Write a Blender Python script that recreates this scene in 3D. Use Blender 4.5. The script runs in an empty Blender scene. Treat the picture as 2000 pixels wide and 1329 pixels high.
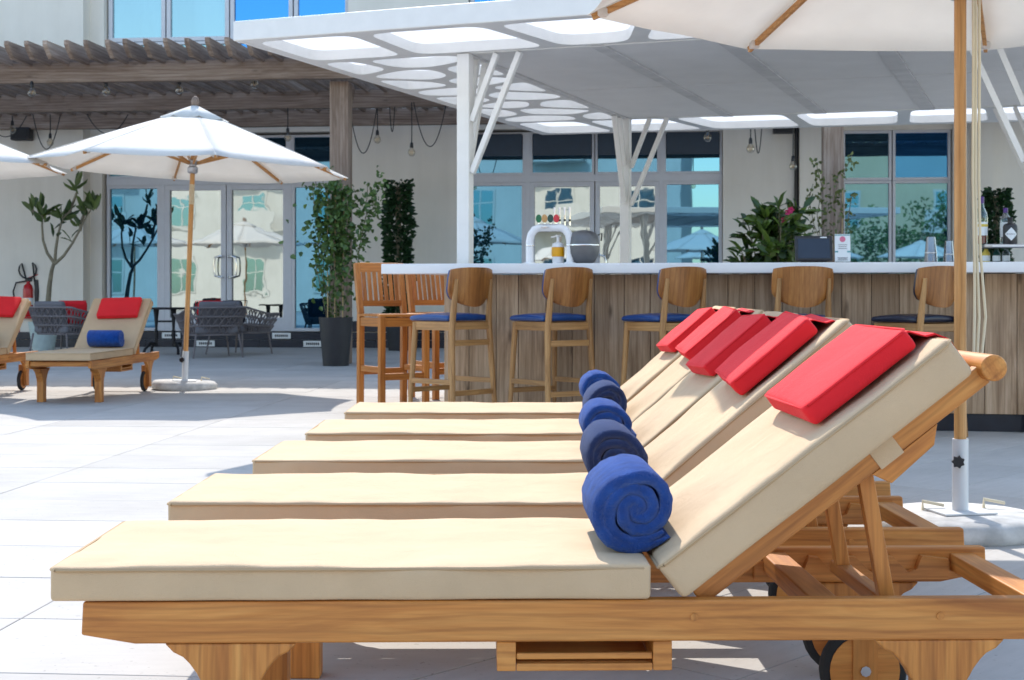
import bpy, bmesh, math, random
from mathutils import Vector, Matrix, noise
R = math.radians
random.seed(7)
scene = bpy.context.scene
col = scene.collection

# ------------------------------------------------------------------ camera, sky, sun, exposure
CAM_H = 0.95
cam_d = bpy.data.cameras.new('camera'); cam_d.lens = 50; cam_d.sensor_width = 36
cam_d.shift_y = -0.0474; cam_d.clip_start = 0.05; cam_d.clip_end = 600
cam_d.dof.use_dof = True; cam_d.dof.focus_distance = 3.6; cam_d.dof.aperture_fstop = 14
cam = bpy.data.objects.new('camera', cam_d); col.objects.link(cam)
cam.location = (0, 0, CAM_H); cam.rotation_euler = (R(90), 0, 0)
scene.camera = cam

SUN_EL, SUN_AZ = 47.0, -8.0          # azimuth: degrees from +Y, negative = to the left
sd = Vector((math.sin(R(SUN_AZ))*math.cos(R(SUN_EL)), math.cos(R(SUN_AZ))*math.cos(R(SUN_EL)), math.sin(R(SUN_EL))))
world = bpy.data.worlds.new('World'); scene.world = world; world.use_nodes = True
wn = world.node_tree.nodes; wl = world.node_tree.links
sky = wn.new('ShaderNodeTexSky'); sky.sky_type = 'NISHITA'; sky.sun_disc = False
sky.sun_elevation = R(SUN_EL); sky.sun_rotation = R(SUN_AZ); sky.dust_density = 0.7; sky.air_density = 1.35
wn['Background'].inputs['Strength'].default_value = 0.15
wl.new(sky.outputs[0], wn['Background'].inputs['Color'])
sun_d = bpy.data.lights.new('sun', 'SUN'); sun_d.energy = 2.05; sun_d.angle = R(0.5); sun_d.color = (1.0, 0.95, 0.89)
sun = bpy.data.objects.new('sun', sun_d); col.objects.link(sun)
sun.location = (-6, 40, 45); sun.rotation_euler = sd.to_track_quat('Z', 'Y').to_euler()
scene.view_settings.view_transform = 'Standard'; scene.view_settings.look = 'None'
scene.view_settings.exposure = 1.42; scene.view_settings.gamma = 1.0
scene.view_settings.use_curve_mapping = False
scene.cycles.max_bounces = 10; scene.cycles.diffuse_bounces = 6; scene.cycles.glossy_bounces = 4
scene.cycles.caustics_reflective = False; scene.cycles.caustics_refractive = False
scene.cycles.use_denoising = True

# ------------------------------------------------------------------ helpers
FPX = 2778.0
def at(px, py, Y):
    return Vector(((px-1000)*Y/FPX, Y, CAM_H + (570-py)*Y/FPX))

class MB:
    def __init__(s): s.v = []; s.f = []; s.sm = []
    def add(s, vs, fs, smooth=False):
        o = len(s.v); s.v += [tuple(v) for v in vs]
        for f in fs: s.f.append(tuple(i+o for i in f)); s.sm.append(smooth)
        return s
    def box(s, x0, x1, y0, y1, z0, z1, M=None):
        vs = [Vector(p) for p in ((x0,y0,z0),(x1,y0,z0),(x1,y1,z0),(x0,y1,z0),(x0,y0,z1),(x1,y0,z1),(x1,y1,z1),(x0,y1,z1))]
        if M is not None: vs = [M @ v for v in vs]
        return s.add(vs, [(3,2,1,0),(4,5,6,7),(0,1,5,4),(1,2,6,5),(2,3,7,6),(3,0,4,7)])
    def bar(s, a, b, w, h, up=(0,0,1), w2=None, h2=None):
        a = Vector(a); b = Vector(b); d = (b-a).normalized(); up = Vector(up)
        sx = d.cross(up)
        if sx.length < 1e-4: sx = d.cross(Vector((0,1,0)))
        sx.normalize(); u = sx.cross(d).normalized()
        w2 = w2 or w; h2 = h2 or h
        vs = []
        for p, ww, hh in ((a,w,h),(b,w2,h2)):
            vs += [p-sx*ww/2-u*hh/2, p+sx*ww/2-u*hh/2, p+sx*ww/2+u*hh/2, p-sx*ww/2+u*hh/2]
        return s.add(vs, [(0,1,2,3),(7,6,5,4),(0,4,5,1),(1,5,6,2),(2,6,7,3),(3,7,4,0)])
    def tube(s, pts, r, n=8, cap=True, r2=None):
        pts = [Vector(p) for p in pts]; m = len(pts); rings = []
        rs = r if isinstance(r, (list, tuple)) else [r + ((r2 if r2 is not None else r)-r)*i/max(1, m-1) for i in range(m)]
        prev = None
        for i, p in enumerate(pts):
            t = (pts[min(i+1, m-1)] - pts[max(i-1, 0)]).normalized()
            if prev is None:
                a = Vector((0,0,1)) if abs(t.z) < .9 else Vector((1,0,0))
                u = t.cross(a).normalized()
            else:
                u = (prev - t*prev.dot(t)).normalized()
            prev = u; w = t.cross(u)
            rings += [p + (u*math.cos(2*math.pi*k/n) + w*math.sin(2*math.pi*k/n))*rs[i] for k in range(n)]
        fs = []
        for i in range(m-1):
            for k in range(n):
                k2 = (k+1) % n
                fs.append((i*n+k, i*n+k2, (i+1)*n+k2, (i+1)*n+k))
        s.add(rings, fs, True)
        if cap:
            o = len(s.v) - m*n
            s.f.append(tuple(o+k for k in reversed(range(n)))); s.sm.append(False)
            s.f.append(tuple(o+(m-1)*n+k for k in range(n))); s.sm.append(False)
        return s
    def lathe(s, prof, n=24, c=(0,0,0), smooth=True):
        c = Vector(c); vs = []; fs = []
        for r, z in prof:
            vs += [c + Vector((r*math.cos(2*math.pi*k/n), r*math.sin(2*math.pi*k/n), z)) for k in range(n)]
        for i in range(len(prof)-1):
            for k in range(n):
                k2 = (k+1) % n
                fs.append((i*n+k, i*n+k2, (i+1)*n+k2, (i+1)*n+k))
        s.add(vs, fs, smooth); o = len(s.v)-len(vs)
        s.f.append(tuple(o+k for k in reversed(range(n)))); s.sm.append(False)
        s.f.append(tuple(o+(len(prof)-1)*n+k for k in range(n))); s.sm.append(False)
        return s
    def prism(s, poly, d0, d1, axis='y'):
        # poly: 2D points; axis y: (x,z) extruded along y; z: (x,y) extruded along z; x: (y,z) along x
        def P(p, d):
            return (p[0], d, p[1]) if axis == 'y' else (p[0], p[1], d) if axis == 'z' else (d, p[0], p[1])
        n = len(poly); vs = [P(p, d0) for p in poly] + [P(p, d1) for p in poly]
        fs = [tuple(range(n)), tuple(reversed(range(n, 2*n)))]
        fs += [(i, n+i, n+(i+1) % n, (i+1) % n) for i in range(n)]
        return s.add(vs, fs)
    def rbox(s, x0, x1, y0, y1, z0, z1, r, seg=(10,6,4), fn=None, M=None):
        c = Vector(((x0+x1)/2, (y0+y1)/2, (z0+z1)/2)); h = Vector(((x1-x0)/2, (y1-y0)/2, (z1-z0)/2))
        def ticks(hh, n):
            rr = min(r, hh*.98); inner = hh-rr
            e = [rr*(1-math.cos(a)) for a in (0, .55, 1.05, 1.5708)]
            left = [-hh+x for x in e]
            mid = [-inner + 2*inner*i/n for i in range(1, n)] if inner > 1e-5 else []
            t = left + mid + [hh-x for x in reversed(e)]
            o = [t[0]]
            for x in t[1:]:
                if x-o[-1] > 1e-5: o.append(x)
            return o
        T = [ticks(h[i], seg[i]) for i in range(3)]
        idx = {}; vs = []; fs = []
        def V(p):
            k = tuple(round(q, 5) for q in p)
            if k not in idx:
                q = Vector(p); inn = Vector([max(-(h[i]-min(r, h[i]*.98)), min(h[i]-min(r, h[i]*.98), q[i])) for i in range(3)])
                dlt = q-inn
                if dlt.length > 1e-9:
                    L = max(abs(dlt[0])/min(r,h[0]*.98), abs(dlt[1])/min(r,h[1]*.98), abs(dlt[2])/min(r,h[2]*.98))
                    dn = dlt.normalized()
                    q = inn + Vector([dn[i]*min(r, h[i]*.98)*L for i in range(3)])
                q = q + c
                if fn: q = fn(q)
                if M is not None: q = M @ q
                idx[k] = len(vs); vs.append(q)
            return idx[k]
        for ax in range(3):
            a, b = (ax+1) % 3, (ax+2) % 3
            for sgn in (-1, 1):
                for i in range(len(T[a])-1):
                    for j in range(len(T[b])-1):
                        q = []
                        for (ii, jj) in ((i,j),(i+1,j),(i+1,j+1),(i,j+1)):
                            p = [0,0,0]; p[ax] = sgn*h[ax]; p[a] = T[a][ii]; p[b] = T[b][jj]; q.append(V(p))
                        if sgn < 0: q.reverse()
                        if len(set(q)) >= 3:
                            fs.append(tuple(dict.fromkeys(q)))
        return s.add(vs, fs, True)
    def leaf(s, p, d, n, L, W, fold=.25):
        d = d.normalized(); sx = d.cross(n)
        if sx.length < 1e-4: sx = d.cross(Vector((.3,.5,.8)))
        sx.normalize(); u = sx.cross(d)
        vs = [p, p+d*L*.35+sx*W/2+u*W*fold, p+d*L*.8+sx*W*.36+u*W*fold*.6, p+d*L-u*L*.08, p+d*L*.8-sx*W*.36+u*W*fold*.6, p+d*L*.35-sx*W/2+u*W*fold, p+d*L*.5]
        return s.add(vs, [(0,1,6),(1,2,6),(2,3,6),(3,4,6),(4,5,6),(5,0,6)], True)
    def mesh(s, name, mat):
        me = bpy.data.meshes.new(name); me.from_pydata(s.v, [], s.f)
        me.polygons.foreach_set('use_smooth', s.sm); me.validate(); me.update()
        bm = bmesh.new(); bm.from_mesh(me); bmesh.ops.recalc_face_normals(bm, faces=bm.faces); bm.to_mesh(me); bm.free()
        if any(s.sm): me.set_sharp_from_angle(angle=R(50))
        if mat: me.materials.append(mat)
        return me
    def build(s, name, mat, parent=None, M=None, bevel=0):
        return link(name, s.mesh(name, mat), parent, M, bevel)
def link(name, me, parent=None, M=None, bevel=0):
    o = bpy.data.objects.new(name, me); col.objects.link(o)
    if parent: o.parent = parent
    if M is not None: o.matrix_local = M
    if bevel:
        b = o.modifiers.new('bevel', 'BEVEL'); b.width = bevel; b.segments = 2; b.limit_method = 'ANGLE'; b.angle_limit = R(40)
    return o
def thing(name, label, cat, loc=(0,0,0), rz=0, group=None, ry=0):
    o = bpy.data.objects.new(name, None); col.objects.link(o); o.empty_display_size = .2
    o.location = loc; o.rotation_euler = (0, ry, rz); return tag(o, label, cat, group)
def tag(o, label, cat, group=None):
    o['label'] = label; o['category'] = cat
    if group: o['group'] = group
    return o
def copy_tree(o, loc=None, rz=None, label=None, parent=None):
    kids = [c for c in bpy.data.objects if c.parent == o]
    c = o.copy(); col.objects.link(c)
    if parent: c.parent = parent
    if loc is not None: c.location = loc
    if rz is not None: c.rotation_euler = (0, 0, rz)
    if label: c['label'] = label
    for k in kids: copy_tree(k, parent=c)
    return c
def RZ(a): return Matrix.Rotation(a, 4, 'Z')
def T(x, y, z): return Matrix.Translation((x, y, z))
def clip(poly, nx, ny, c):     # keep nx*x+ny*y <= c
    out = []
    for i in range(len(poly)):
        a, b = poly[i], poly[(i+1) % len(poly)]
        da, db = nx*a[0]+ny*a[1]-c, nx*b[0]+ny*b[1]-c
        if da <= 0: out.append(a)
        if (da < 0 < db) or (db < 0 < da):
            t = da/(da-db); out.append((a[0]+(b[0]-a[0])*t, a[1]+(b[1]-a[1])*t))
    return out
def area(p): return .5*abs(sum(p[i][0]*p[(i+1) % len(p)][1]-p[(i+1) % len(p)][0]*p[i][1] for i in range(len(p))))

# ------------------------------------------------------------------ materials
class NT:
    def __init__(s, name):
        s.m = bpy.data.materials.new(name); s.m.use_nodes = True; s.t = s.m.node_tree; s.p = s.t.nodes['Principled BSDF']
        s.out = s.t.nodes['Material Output']
    def n(s, typ, **kw):
        nd = s.t.nodes.new(typ)
        for k, v in kw.items():
            if k in nd.inputs: nd.inputs[k].default_value = v
            else: setattr(nd, k, v)
        return nd
    def l(s, a, b): s.t.links.new(a, b)
    def coords(s, scale, rnd=True, rot=(0,0,0)):
        tc = s.n('ShaderNodeTexCoord'); mp = s.n('ShaderNodeMapping'); mp.inputs['Scale'].default_value = scale; mp.inputs['Rotation'].default_value = rot
        src = tc.outputs['Object']
        if rnd:
            oi = s.n('ShaderNodeObjectInfo'); mu = s.n('ShaderNodeMath', operation='MULTIPLY'); mu.inputs[1].default_value = 37.
            s.l(oi.outputs['Random'], mu.inputs[0]); ad = s.n('ShaderNodeVectorMath', operation='ADD')
            s.l(src, ad.inputs[0]); s.l(mu.outputs[0], ad.inputs[1]); src = ad.outputs[0]
        s.l(src, mp.inputs['Vector']); return mp.outputs[0]
    def noise(s, vec, scale, detail=4, rough=.55, dist=0):
        nd = s.n('ShaderNodeTexNoise'); nd.inputs['Scale'].default_value = scale; nd.inputs['Detail'].default_value = detail
        nd.inputs['Roughness'].default_value = rough; nd.inputs['Distortion'].default_value = dist; s.l(vec, nd.inputs['Vector']); return nd.outputs[0]
    def ramp(s, fac, stops):
        r = s.n('ShaderNodeValToRGB'); e = r.color_ramp.elements
        while len(e) < len(stops): e.new(.5)
        for i, (p, c) in enumerate(stops): e[i].position = p; e[i].color = (*c, 1)
        s.l(fac, r.inputs[0]); return r.outputs[0]
    def mix(s, fac, a, b, typ='MIX'):
        m = s.n('ShaderNodeMix', data_type='RGBA', blend_type=typ)
        if isinstance(fac, (int, float)): m.inputs[0].default_value = fac
        else: s.l(fac, m.inputs[0])
        for v, i in ((a, 6), (b, 7)):
            if isinstance(v, tuple): m.inputs[i].default_value = (*v, 1)
            else: s.l(v, m.inputs[i])
        return m.outputs[2]
    def bump(s, h, strength=.3, dist=.01):
        b = s.n('ShaderNodeBump'); b.inputs['Strength'].default_value = strength; b.inputs['Distance'].default_value = dist
        s.l(h, b.inputs['Height']); s.l(b.outputs[0], s.p.inputs['Normal']); return b
def col_var(t, color, amt=.15):
    """per-object brightness change"""
    oi = t.n('ShaderNodeObjectInfo'); mr = t.n('ShaderNodeMapRange'); mr.inputs[3].default_value = 1-amt; mr.inputs[4].default_value = 1+amt
    t.l(oi.outputs['Random'], mr.inputs[0]); hs = t.n('ShaderNodeHueSaturation'); t.l(mr.outputs[0], hs.inputs['Value'])
    if isinstance(color, tuple): hs.inputs['Color'].default_value = (*color, 1)
    else: t.l(color, hs.inputs['Color'])
    return hs.outputs[0]
def plain(name, c, rough=.5, metal=0, var=.06, scale=9, bump=0, spec=.5, sheen=0):
    t = NT(name); v = t.coords((1,1,1))
    f = t.noise(v, scale, 5)
    cc = t.ramp(f, [(.3, tuple(x*(1-var) for x in c)), (.7, tuple(min(1, x*(1+var)) for x in c))])
    t.l(cc, t.p.inputs['Base Color']); t.p.inputs['Roughness'].default_value = rough; t.p.inputs['Metallic'].default_value = metal
    t.p.inputs['Specular IOR Level'].default_value = spec
    if sheen: t.p.inputs['Sheen Weight'].default_value = sheen
    if bump: t.bump(t.noise(v, scale*12, 3), bump, .002)
    return t.m
def wood(name, dark, mid, light, axis='x', rough=.5, grain=1.0, var=.12, knots=0.0):
    t = NT(name); k = {'x': (.9, 9, 9), 'y': (9, .9, 9), 'z': (9, 9, .9)}[axis]
    v = t.coords(tuple(q*grain for q in k))
    a = t.noise(v, 1.6, 5, .6, 1.2)
    k2 = {'x': (4, 90, 90), 'y': (90, 4, 90), 'z': (90, 90, 4)}[axis]
    v2 = t.coords(k2); b = t.noise(v2, 1.2, 3, .6)
    base = t.ramp(a, [(.28, dark), (.5, mid), (.72, light)])
    fine = t.ramp(b, [(.35, (.72,.68,.62)), (.6, (1,1,1))])
    c = t.mix(.65, base, fine, 'MULTIPLY')
    kw = {'x': (.35, 1, 1), 'y': (1, .35, 1), 'z': (1, 1, .35)}[axis]
    wv = t.n('ShaderNodeTexWave'); wv.bands_direction = {'x': 'Z', 'y': 'Z', 'z': 'X'}[axis]; wv.inputs['Scale'].default_value = 13*grain; wv.inputs['Distortion'].default_value = 7.; wv.inputs['Detail'].default_value = 2.5; wv.inputs['Detail Scale'].default_value = .35
    t.l(t.coords(kw), wv.inputs['Vector'])
    c = t.mix(.5, c, t.ramp(wv.outputs[1], [(.0, (.62,.55,.48)), (.22, (.95,.93,.9)), (1, (1,1,1))]), 'MULTIPLY')
    if knots:
        v3 = t.coords({'x': (2.2, 7, 7), 'y': (7, 2.2, 7), 'z': (7, 7, 2.2)}[axis])
        vo = t.n('ShaderNodeTexVoronoi'); vo.inputs['Scale'].default_value = .9; t.l(v3, vo.inputs['Vector'])
        kk = t.ramp(vo.outputs[0], [(.03, (1,1,1)), (.13, (0,0,0))])
        c = t.mix(kk, c, tuple(q*.35 for q in dark)) if False else t.mix(t_scale(t, kk, knots), c, tuple(q*.4 for q in dark))
    c = col_var(t, c, var)
    t.l(c, t.p.inputs['Base Color']); t.p.inputs['Roughness'].default_value = rough
    t.bump(b, .25, .002)
    return t.m
def t_scale(t, colr, k):
    m = t.n('ShaderNodeMath', operation='MULTIPLY'); m.inputs[1].default_value = k; t.l(colr, m.inputs[0]); return m.outputs[0]
TEAK = dict(dark=(.38,.125,.022), mid=(.57,.225,.046), light=(.70,.33,.085))
M = {}
for ax in 'xyz':
    M['teak_'+ax] = wood('teak_'+ax, axis=ax, rough=.48, **TEAK)
    M['orange_'+ax] = wood('varnished_teak_'+ax, (.38,.125,.022), (.52,.19,.038), (.60,.25,.06), ax, .38)
    M['oak_'+ax] = wood('oak_'+ax, (.29,.14,.045), (.44,.225,.078), (.54,.30,.115), ax, .45)
    M['grey_'+ax] = wood('weathered_timber_'+ax, (.17,.115,.085), (.29,.215,.17), (.42,.34,.285), ax, .85, .55, .2, .5)
    M['pole_'+ax] = wood('eucalyptus_'+ax, (.52,.25,.075), (.62,.31,.10), (.68,.37,.14), ax, .42)
M['plank'] = wood('bar_plank', (.25,.155,.09), (.46,.315,.20), (.62,.46,.32), 'z', .7, .6, .22, .8)
M['walnut'] = wood('walnut_ply', (.21,.075,.016), (.35,.135,.03), (.45,.20,.052), 'z', .32, .7, .1)

def fabric(name, c, weave=500, var=.05, rough=.85, wr=.25, sheen=.0, transl=0):
    t = NT(name); v = t.coords((1,1,1))
    f = t.noise(v, 5, 4); cc = t.ramp(f, [(.3, tuple(x*(1-var) for x in c)), (.7, tuple(min(1, x*(1+var)) for x in c))])
    t.l(cc, t.p.inputs['Base Color']); t.p.inputs['Roughness'].default_value = rough; t.p.inputs['Specular IOR Level'].default_value = .2
    w = t.noise(v, weave, 2, .6); big = t.noise(v, 9, 4, .5, .6)
    ad = t.n('ShaderNodeMath', operation='MULTIPLY_ADD'); t.l(big, ad.inputs[0]); ad.inputs[1].default_value = 6.; t.l(w, ad.inputs[2])
    t.bump(ad.outputs[0], wr, .003)
    if sheen:
        t.p.inputs['Sheen Weight'].default_value = sheen; t.p.inputs['Sheen Roughness'].default_value = .4
    if transl:
        tr = t.n('ShaderNodeBsdfTranslucent'); t.l(cc, tr.inputs[0]); mx = t.n('ShaderNodeMixShader'); mx.inputs[0].default_value = transl
        t.l(t.p.outputs[0], mx.inputs[1]); t.l(tr.outputs[0], mx.inputs[2]); t.l(mx.outputs[0], t.out.inputs[0])
    return t.m
M['cushion'] = fabric('beige_canvas', (.57,.415,.26), wr=.45, var=.06)
M['piping'] = fabric('beige_piping', (.46,.32,.185))
M['red'] = fabric('red_canvas', (.74,.022,.03), var=.06, wr=.4, sheen=.06)
M['canopy_cloth'] = fabric('white_parasol_cloth', (.86,.835,.785), 300, .02, transl=.36, wr=.12)
M['rope'] = fabric('cotton_rope', (.72,.64,.47), 300)
M['grey_rope'] = fabric('grey_rope', (.20,.18,.185), 400, .15)
M['grey_cushion'] = fabric('grey_outdoor_cushion', (.17,.165,.18), 400)
M['dark_cushion'] = fabric('charcoal_cushion', (.03,.03,.045), 400)
def terry(nm='blue_terry', c1=(.002,.04,.23), c2=(.006,.085,.42)):
    t = NT(nm); v = t.coords((1,1,1))
    f = t.noise(v, 30, 4); cc = t.ramp(f, [(.3, c1), (.7, c2)])
    t.l(cc, t.p.inputs['Base Color']); t.p.inputs['Roughness'].default_value = .95; t.p.inputs['Specular IOR Level'].default_value = .1
    t.p.inputs['Sheen Weight'].default_value = .45; t.p.inputs['Sheen Roughness'].default_value = .45; t.p.inputs['Sheen Tint'].default_value = (.6,.7,1,1)
    t.bump(t.noise(v, 190, 4, .8), 1.0, .011); return t.m
M['terry'] = terry(); M['terry_navy'] = terry('navy_terry', (.006,.016,.075), (.012,.035,.14))
def tile_mat():
    t = NT('pale_stone_tile'); v = t.coords((1,1,1)); v2 = t.coords((1.2, 9, 1))
    a = t.noise(v, 2.2, 6, .6); b = t.noise(v2, 3, 5, .65); sp = t.noise(v, 60, 2, .5)
    c = t.ramp(a, [(.3, (.42,.395,.36)), (.7, (.49,.465,.43))])
    c = t.mix(.5, c, t.ramp(b, [(.3, (.80,.80,.80)), (.65, (1,1,1))]), 'MULTIPLY')
    c = t.mix(.6, c, t.ramp(sp, [(.24, (.55,.53,.5)), (.33, (1,1,1))]), 'MULTIPLY')
    c = col_var(t, c, .06); t.l(c, t.p.inputs['Base Color'])
    t.l(t.ramp(b, [(.3, (.72,.72,.72)), (.7, (.88,.88,.88))]), t.p.inputs['Roughness']); t.p.inputs['Specular IOR Level'].default_value = .12; t.bump(sp, .12, .002); return t.m
M['tile'] = tile_mat()
M['grout'] = plain('grout', (.16,.155,.15), .9, var=.1)
def render_mat(name, c):
    t = NT(name); v = t.coords((1,1,1), False); a = t.noise(v, .8, 6, .6); st = t.noise(t.coords((4,4,.5), False), 1.2, 4, .6)
    cc = t.ramp(a, [(.3, tuple(x*.93 for x in c)), (.7, tuple(min(1, x*1.04) for x in c))])
    cc = t.mix(.35, cc, t.ramp(st, [(.3, (.86,.85,.83)), (.6, (1,1,1))]), 'MULTIPLY')
    t.l(cc, t.p.inputs['Base Color']); t.p.inputs['Roughness'].default_value = .92; t.bump(t.noise(v, 120, 3), .15, .003); return t.m
M['wall'] = render_mat('painted_render', (.80,.745,.66))
M['cream'] = render_mat('cream_render', (.55,.46,.30))
M['white_render'] = render_mat('white_render', (.55,.54,.49))
M['alu'] = plain('powder_coated_frame', (.62,.62,.65), .45, .0, .03)
M['white_metal'] = plain('white_painted_steel', (.76,.755,.73), .38, 0, .03, bump=.03)
M['white_gloss'] = plain('white_solid_surface', (.80,.80,.81), .22, 0, .02)
M['steel'] = plain('brushed_steel', (.50,.50,.51), .38, 1, .08)
M['tin'] = plain('shaker_steel', (.30,.30,.29), .2, 1, .1)
M['dull'] = plain('dull_grey_metal', (.16,.16,.165), .5, .6, .2)
M['strip_navy'] = plain('navy_strip', (.004,.022,.05), .35, 0, .1)
M['chrome'] = plain('chrome', (.8,.8,.8), .08, 1, .02)
M['black'] = plain('black_plastic', (.014,.014,.017), .4, 0, .2)
M['iron'] = plain('black_cast_iron', (.012,.012,.014), .5, .2, .2)
M['rubber'] = plain('black_rubber', (.02,.02,.022), .8, 0, .2, bump=.1)
M['navy_tile'] = plain('navy_plinth_tile', (.012,.016,.03), .3, 0, .25)
M['pot'] = plain('charcoal_planter', (.018,.019,.024), .5, 0, .12, bump=.05)
M['pale_pot'] = plain('pale_green_pot', (.45,.54,.53), .5, 0, .08)
M['concrete'] = plain('cast_concrete', (.50,.49,.47), .9, 0, .22, 14, bump=.3)
M['galv'] = plain('galvanised_white', (.62,.64,.66), .4, .2, .04)
M['blue_vinyl'] = plain('blue_vinyl', (.006,.05,.20), .28, 0, .1)
M['navy_vinyl'] = plain('navy_vinyl', (.008,.012,.032), .3, 0, .1)
M['ceiling'] = None
def ribbed():
    t = NT('ribbed_ceiling'); tc = t.n('ShaderNodeTexCoord'); w = t.n('ShaderNodeTexWave'); w.bands_direction = 'Y'; w.inputs['Scale'].default_value = 7.0
    t.l(tc.outputs['Object'], w.inputs['Vector']); v = t.coords((1,1,1)); f = t.noise(v, 3, 4)
    t.l(t.ramp(f, [(.3, (.74,.735,.72)), (.7, (.80,.795,.78))]), t.p.inputs['Base Color']); t.p.inputs['Roughness'].default_value = .55
    t.bump(w.outputs[1], .7, .006); return t.m
M['ceiling'] = ribbed()
M['ceiling_band'] = plain('ceiling_beam_paint', (.62,.615,.605), .6, 0, .12, 5)
def sheet():
    t = NT('translucent_roof_sheet'); v = t.coords((1,1,1)); f = t.noise(v, 4, 5); cc = t.ramp(f, [(.3, (.78,.78,.775)), (.7, (.84,.84,.835))])
    tr = t.n('ShaderNodeBsdfTranslucent'); t.l(cc, tr.inputs[0]); df = t.n('ShaderNodeBsdfDiffuse'); t.l(cc, df.inputs[0]); mx = t.n('ShaderNodeMixShader'); mx.inputs[0].default_value = .12
    t.l(tr.outputs[0], mx.inputs[1]); t.l(df.outputs[0], mx.inputs[2]); t.l(mx.outputs[0], t.out.inputs[0]); return t.m
M['sheet'] = sheet()
def glass(name, tint, inner, refl=.6, wav=.03, wscale=1.3):
    t = NT(name); v = t.coords((1,1,1)); g = t.n('ShaderNodeBsdfGlossy'); g.inputs['Color'].default_value = (*tint, 1); g.inputs['Roughness'].default_value = .015
    f = t.noise(t.coords((.6,.6,.12)), 3, 3); cc = t.ramp(f, [(.35, tuple(x*.75 for x in inner)), (.65, inner)])
    d = t.n('ShaderNodeBsdfDiffuse'); t.l(cc, d.inputs[0]); mx = t.n('ShaderNodeMixShader'); mx.inputs[0].default_value = refl
    b = t.n('ShaderNodeBump'); b.inputs['Strength'].default_value = wav; b.inputs['Distance'].default_value = .05; t.l(t.noise(v, wscale, 2, .4), b.inputs['Height']); t.l(b.outputs[0], g.inputs['Normal'])
    t.l(d.outputs[0], mx.inputs[1]); t.l(g.outputs[0], mx.inputs[2]); t.l(mx.outputs[0], t.out.inputs[0]); return t.m
M['blue_glass'] = glass('blue_tinted_glass', (.20,.44,.62), (.004,.03,.07), .55, .012)
M['door_glass'] = glass('clear_door_glass', (.60,.64,.62), (.03,.035,.035), .7, .03, 2.0)
M['sky_glass'] = glass('upper_window_glass', (.08,.33,.78), (.002,.05,.16), .6, .01)
M['curtain_glass'] = glass('curtained_window_glass', (.5,.75,.85), (.14,.27,.31), .35, .01)
def clear(name, c, rough=.02):
    t = NT(name); g = t.n('ShaderNodeBsdfGlossy'); g.inputs['Roughness'].default_value = rough
    tr = t.n('ShaderNodeBsdfTransparent'); tr.inputs[0].default_value = (*c, 1); lw = t.n('ShaderNodeLayerWeight'); lw.inputs[0].default_value = .35
    v = t.coords((1,1,1)); f = t.noise(v, 8, 2); mr = t.n('ShaderNodeMath', operation='MULTIPLY_ADD'); t.l(lw.outputs[1], mr.inputs[0]); mr.inputs[1].default_value = .7
    sc = t.n('ShaderNodeMath', operation='MULTIPLY'); sc.inputs[1].default_value = .12; t.l(f, sc.inputs[0]); t.l(sc.outputs[0], mr.inputs[2])
    mx = t.n('ShaderNodeMixShader'); t.l(mr.outputs[0], mx.inputs[0]); t.l(tr.outputs[0], mx.inputs[1]); t.l(g.outputs[0], mx.inputs[2]); t.l(mx.outputs[0], t.out.inputs[0]); return t.m
M['bulb_glass'] = clear('bulb_glass', (.93,.88,.78))
M['bottle_green'] = clear('green_bottle_glass', (.55,.78,.62))
M['bottle_clear'] = clear('clear_bottle_glass', (.85,.9,.92))
def leafmat(name, c1, c2, gloss=.4):
    t = NT(name); geo = t.n('ShaderNodeNewGeometry'); v = t.coords((1,1,1)); f = t.noise(v, 7, 3)
    ad = t.n('ShaderNodeMath', operation='ADD'); t.l(geo.outputs['Random Per Island'], ad.inputs[0]); t.l(f, ad.inputs[1])
    hf = t.n('ShaderNodeMath', operation='MULTIPLY'); t.l(ad.outputs[0], hf.inputs[0]); hf.inputs[1].default_value = .5
    cc = t.ramp(hf.outputs[0], [(.2, c1), (.8, c2)]); t.l(cc, t.p.inputs['Base Color']); t.p.inputs['Roughness'].default_value = gloss
    tr = t.n('ShaderNodeBsdfTranslucent'); t.l(cc, tr.inputs[0]); mx = t.n('ShaderNodeMixShader'); mx.inputs[0].default_value = .25
    t.l(t.p.outputs[0], mx.inputs[1]); t.l(tr.outputs[0], mx.inputs[2]); t.l(mx.outputs[0], t.out.inputs[0]); return t.m
M['leaf_mid'] = leafmat('mid_green_leaf', (.035,.085,.02), (.15,.24,.06))
M['leaf_dark'] = leafmat('dark_green_leaf', (.010,.035,.014), (.045,.11,.038))
M['leaf_big'] = leafmat('glossy_broad_leaf', (.012,.04,.012), (.14,.22,.035), .3)
M['leaf_plum'] = leafmat('frangipani_leaf', (.035,.075,.025), (.16,.22,.06), .35)
M['leaf_vine'] = leafmat('vine_leaf', (.05,.08,.02), (.2,.22,.06))
M['petal'] = plain('pink_petal', (.55,.03,.14), .6, 0, .2)
M['bark'] = plain('grey_green_bark', (.22,.19,.13), .85, 0, .25, 12, bump=.3)
M['cane'] = plain('bamboo_cane', (.50,.36,.17), .6, 0, .15)
M['soil'] = plain('potting_soil', (.04,.028,.02), .95, 0, .3, 30)
M['ext_red'] = plain('extinguisher_red', (.50,.012,.015), .25, 0, .08)
M['screen'] = plain('dark_screen', (.018,.024,.04), .12, 0, .1)
M['paper'] = plain('white_card', (.72,.76,.78), .5, 0, .03)
M['teal_ink'] = plain('teal_print', (.10,.33,.36), .5)
M['pink_ink'] = plain('pink_print', (.62,.16,.26), .5)
M['ink'] = plain('grey_print', (.10,.10,.13), .5)
M['enamel_green'] = plain('green_badge', (.0,.13,.05), .25)
M['enamel_tan'] = plain('amber_badge', (.52,.28,.10), .25)
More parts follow.
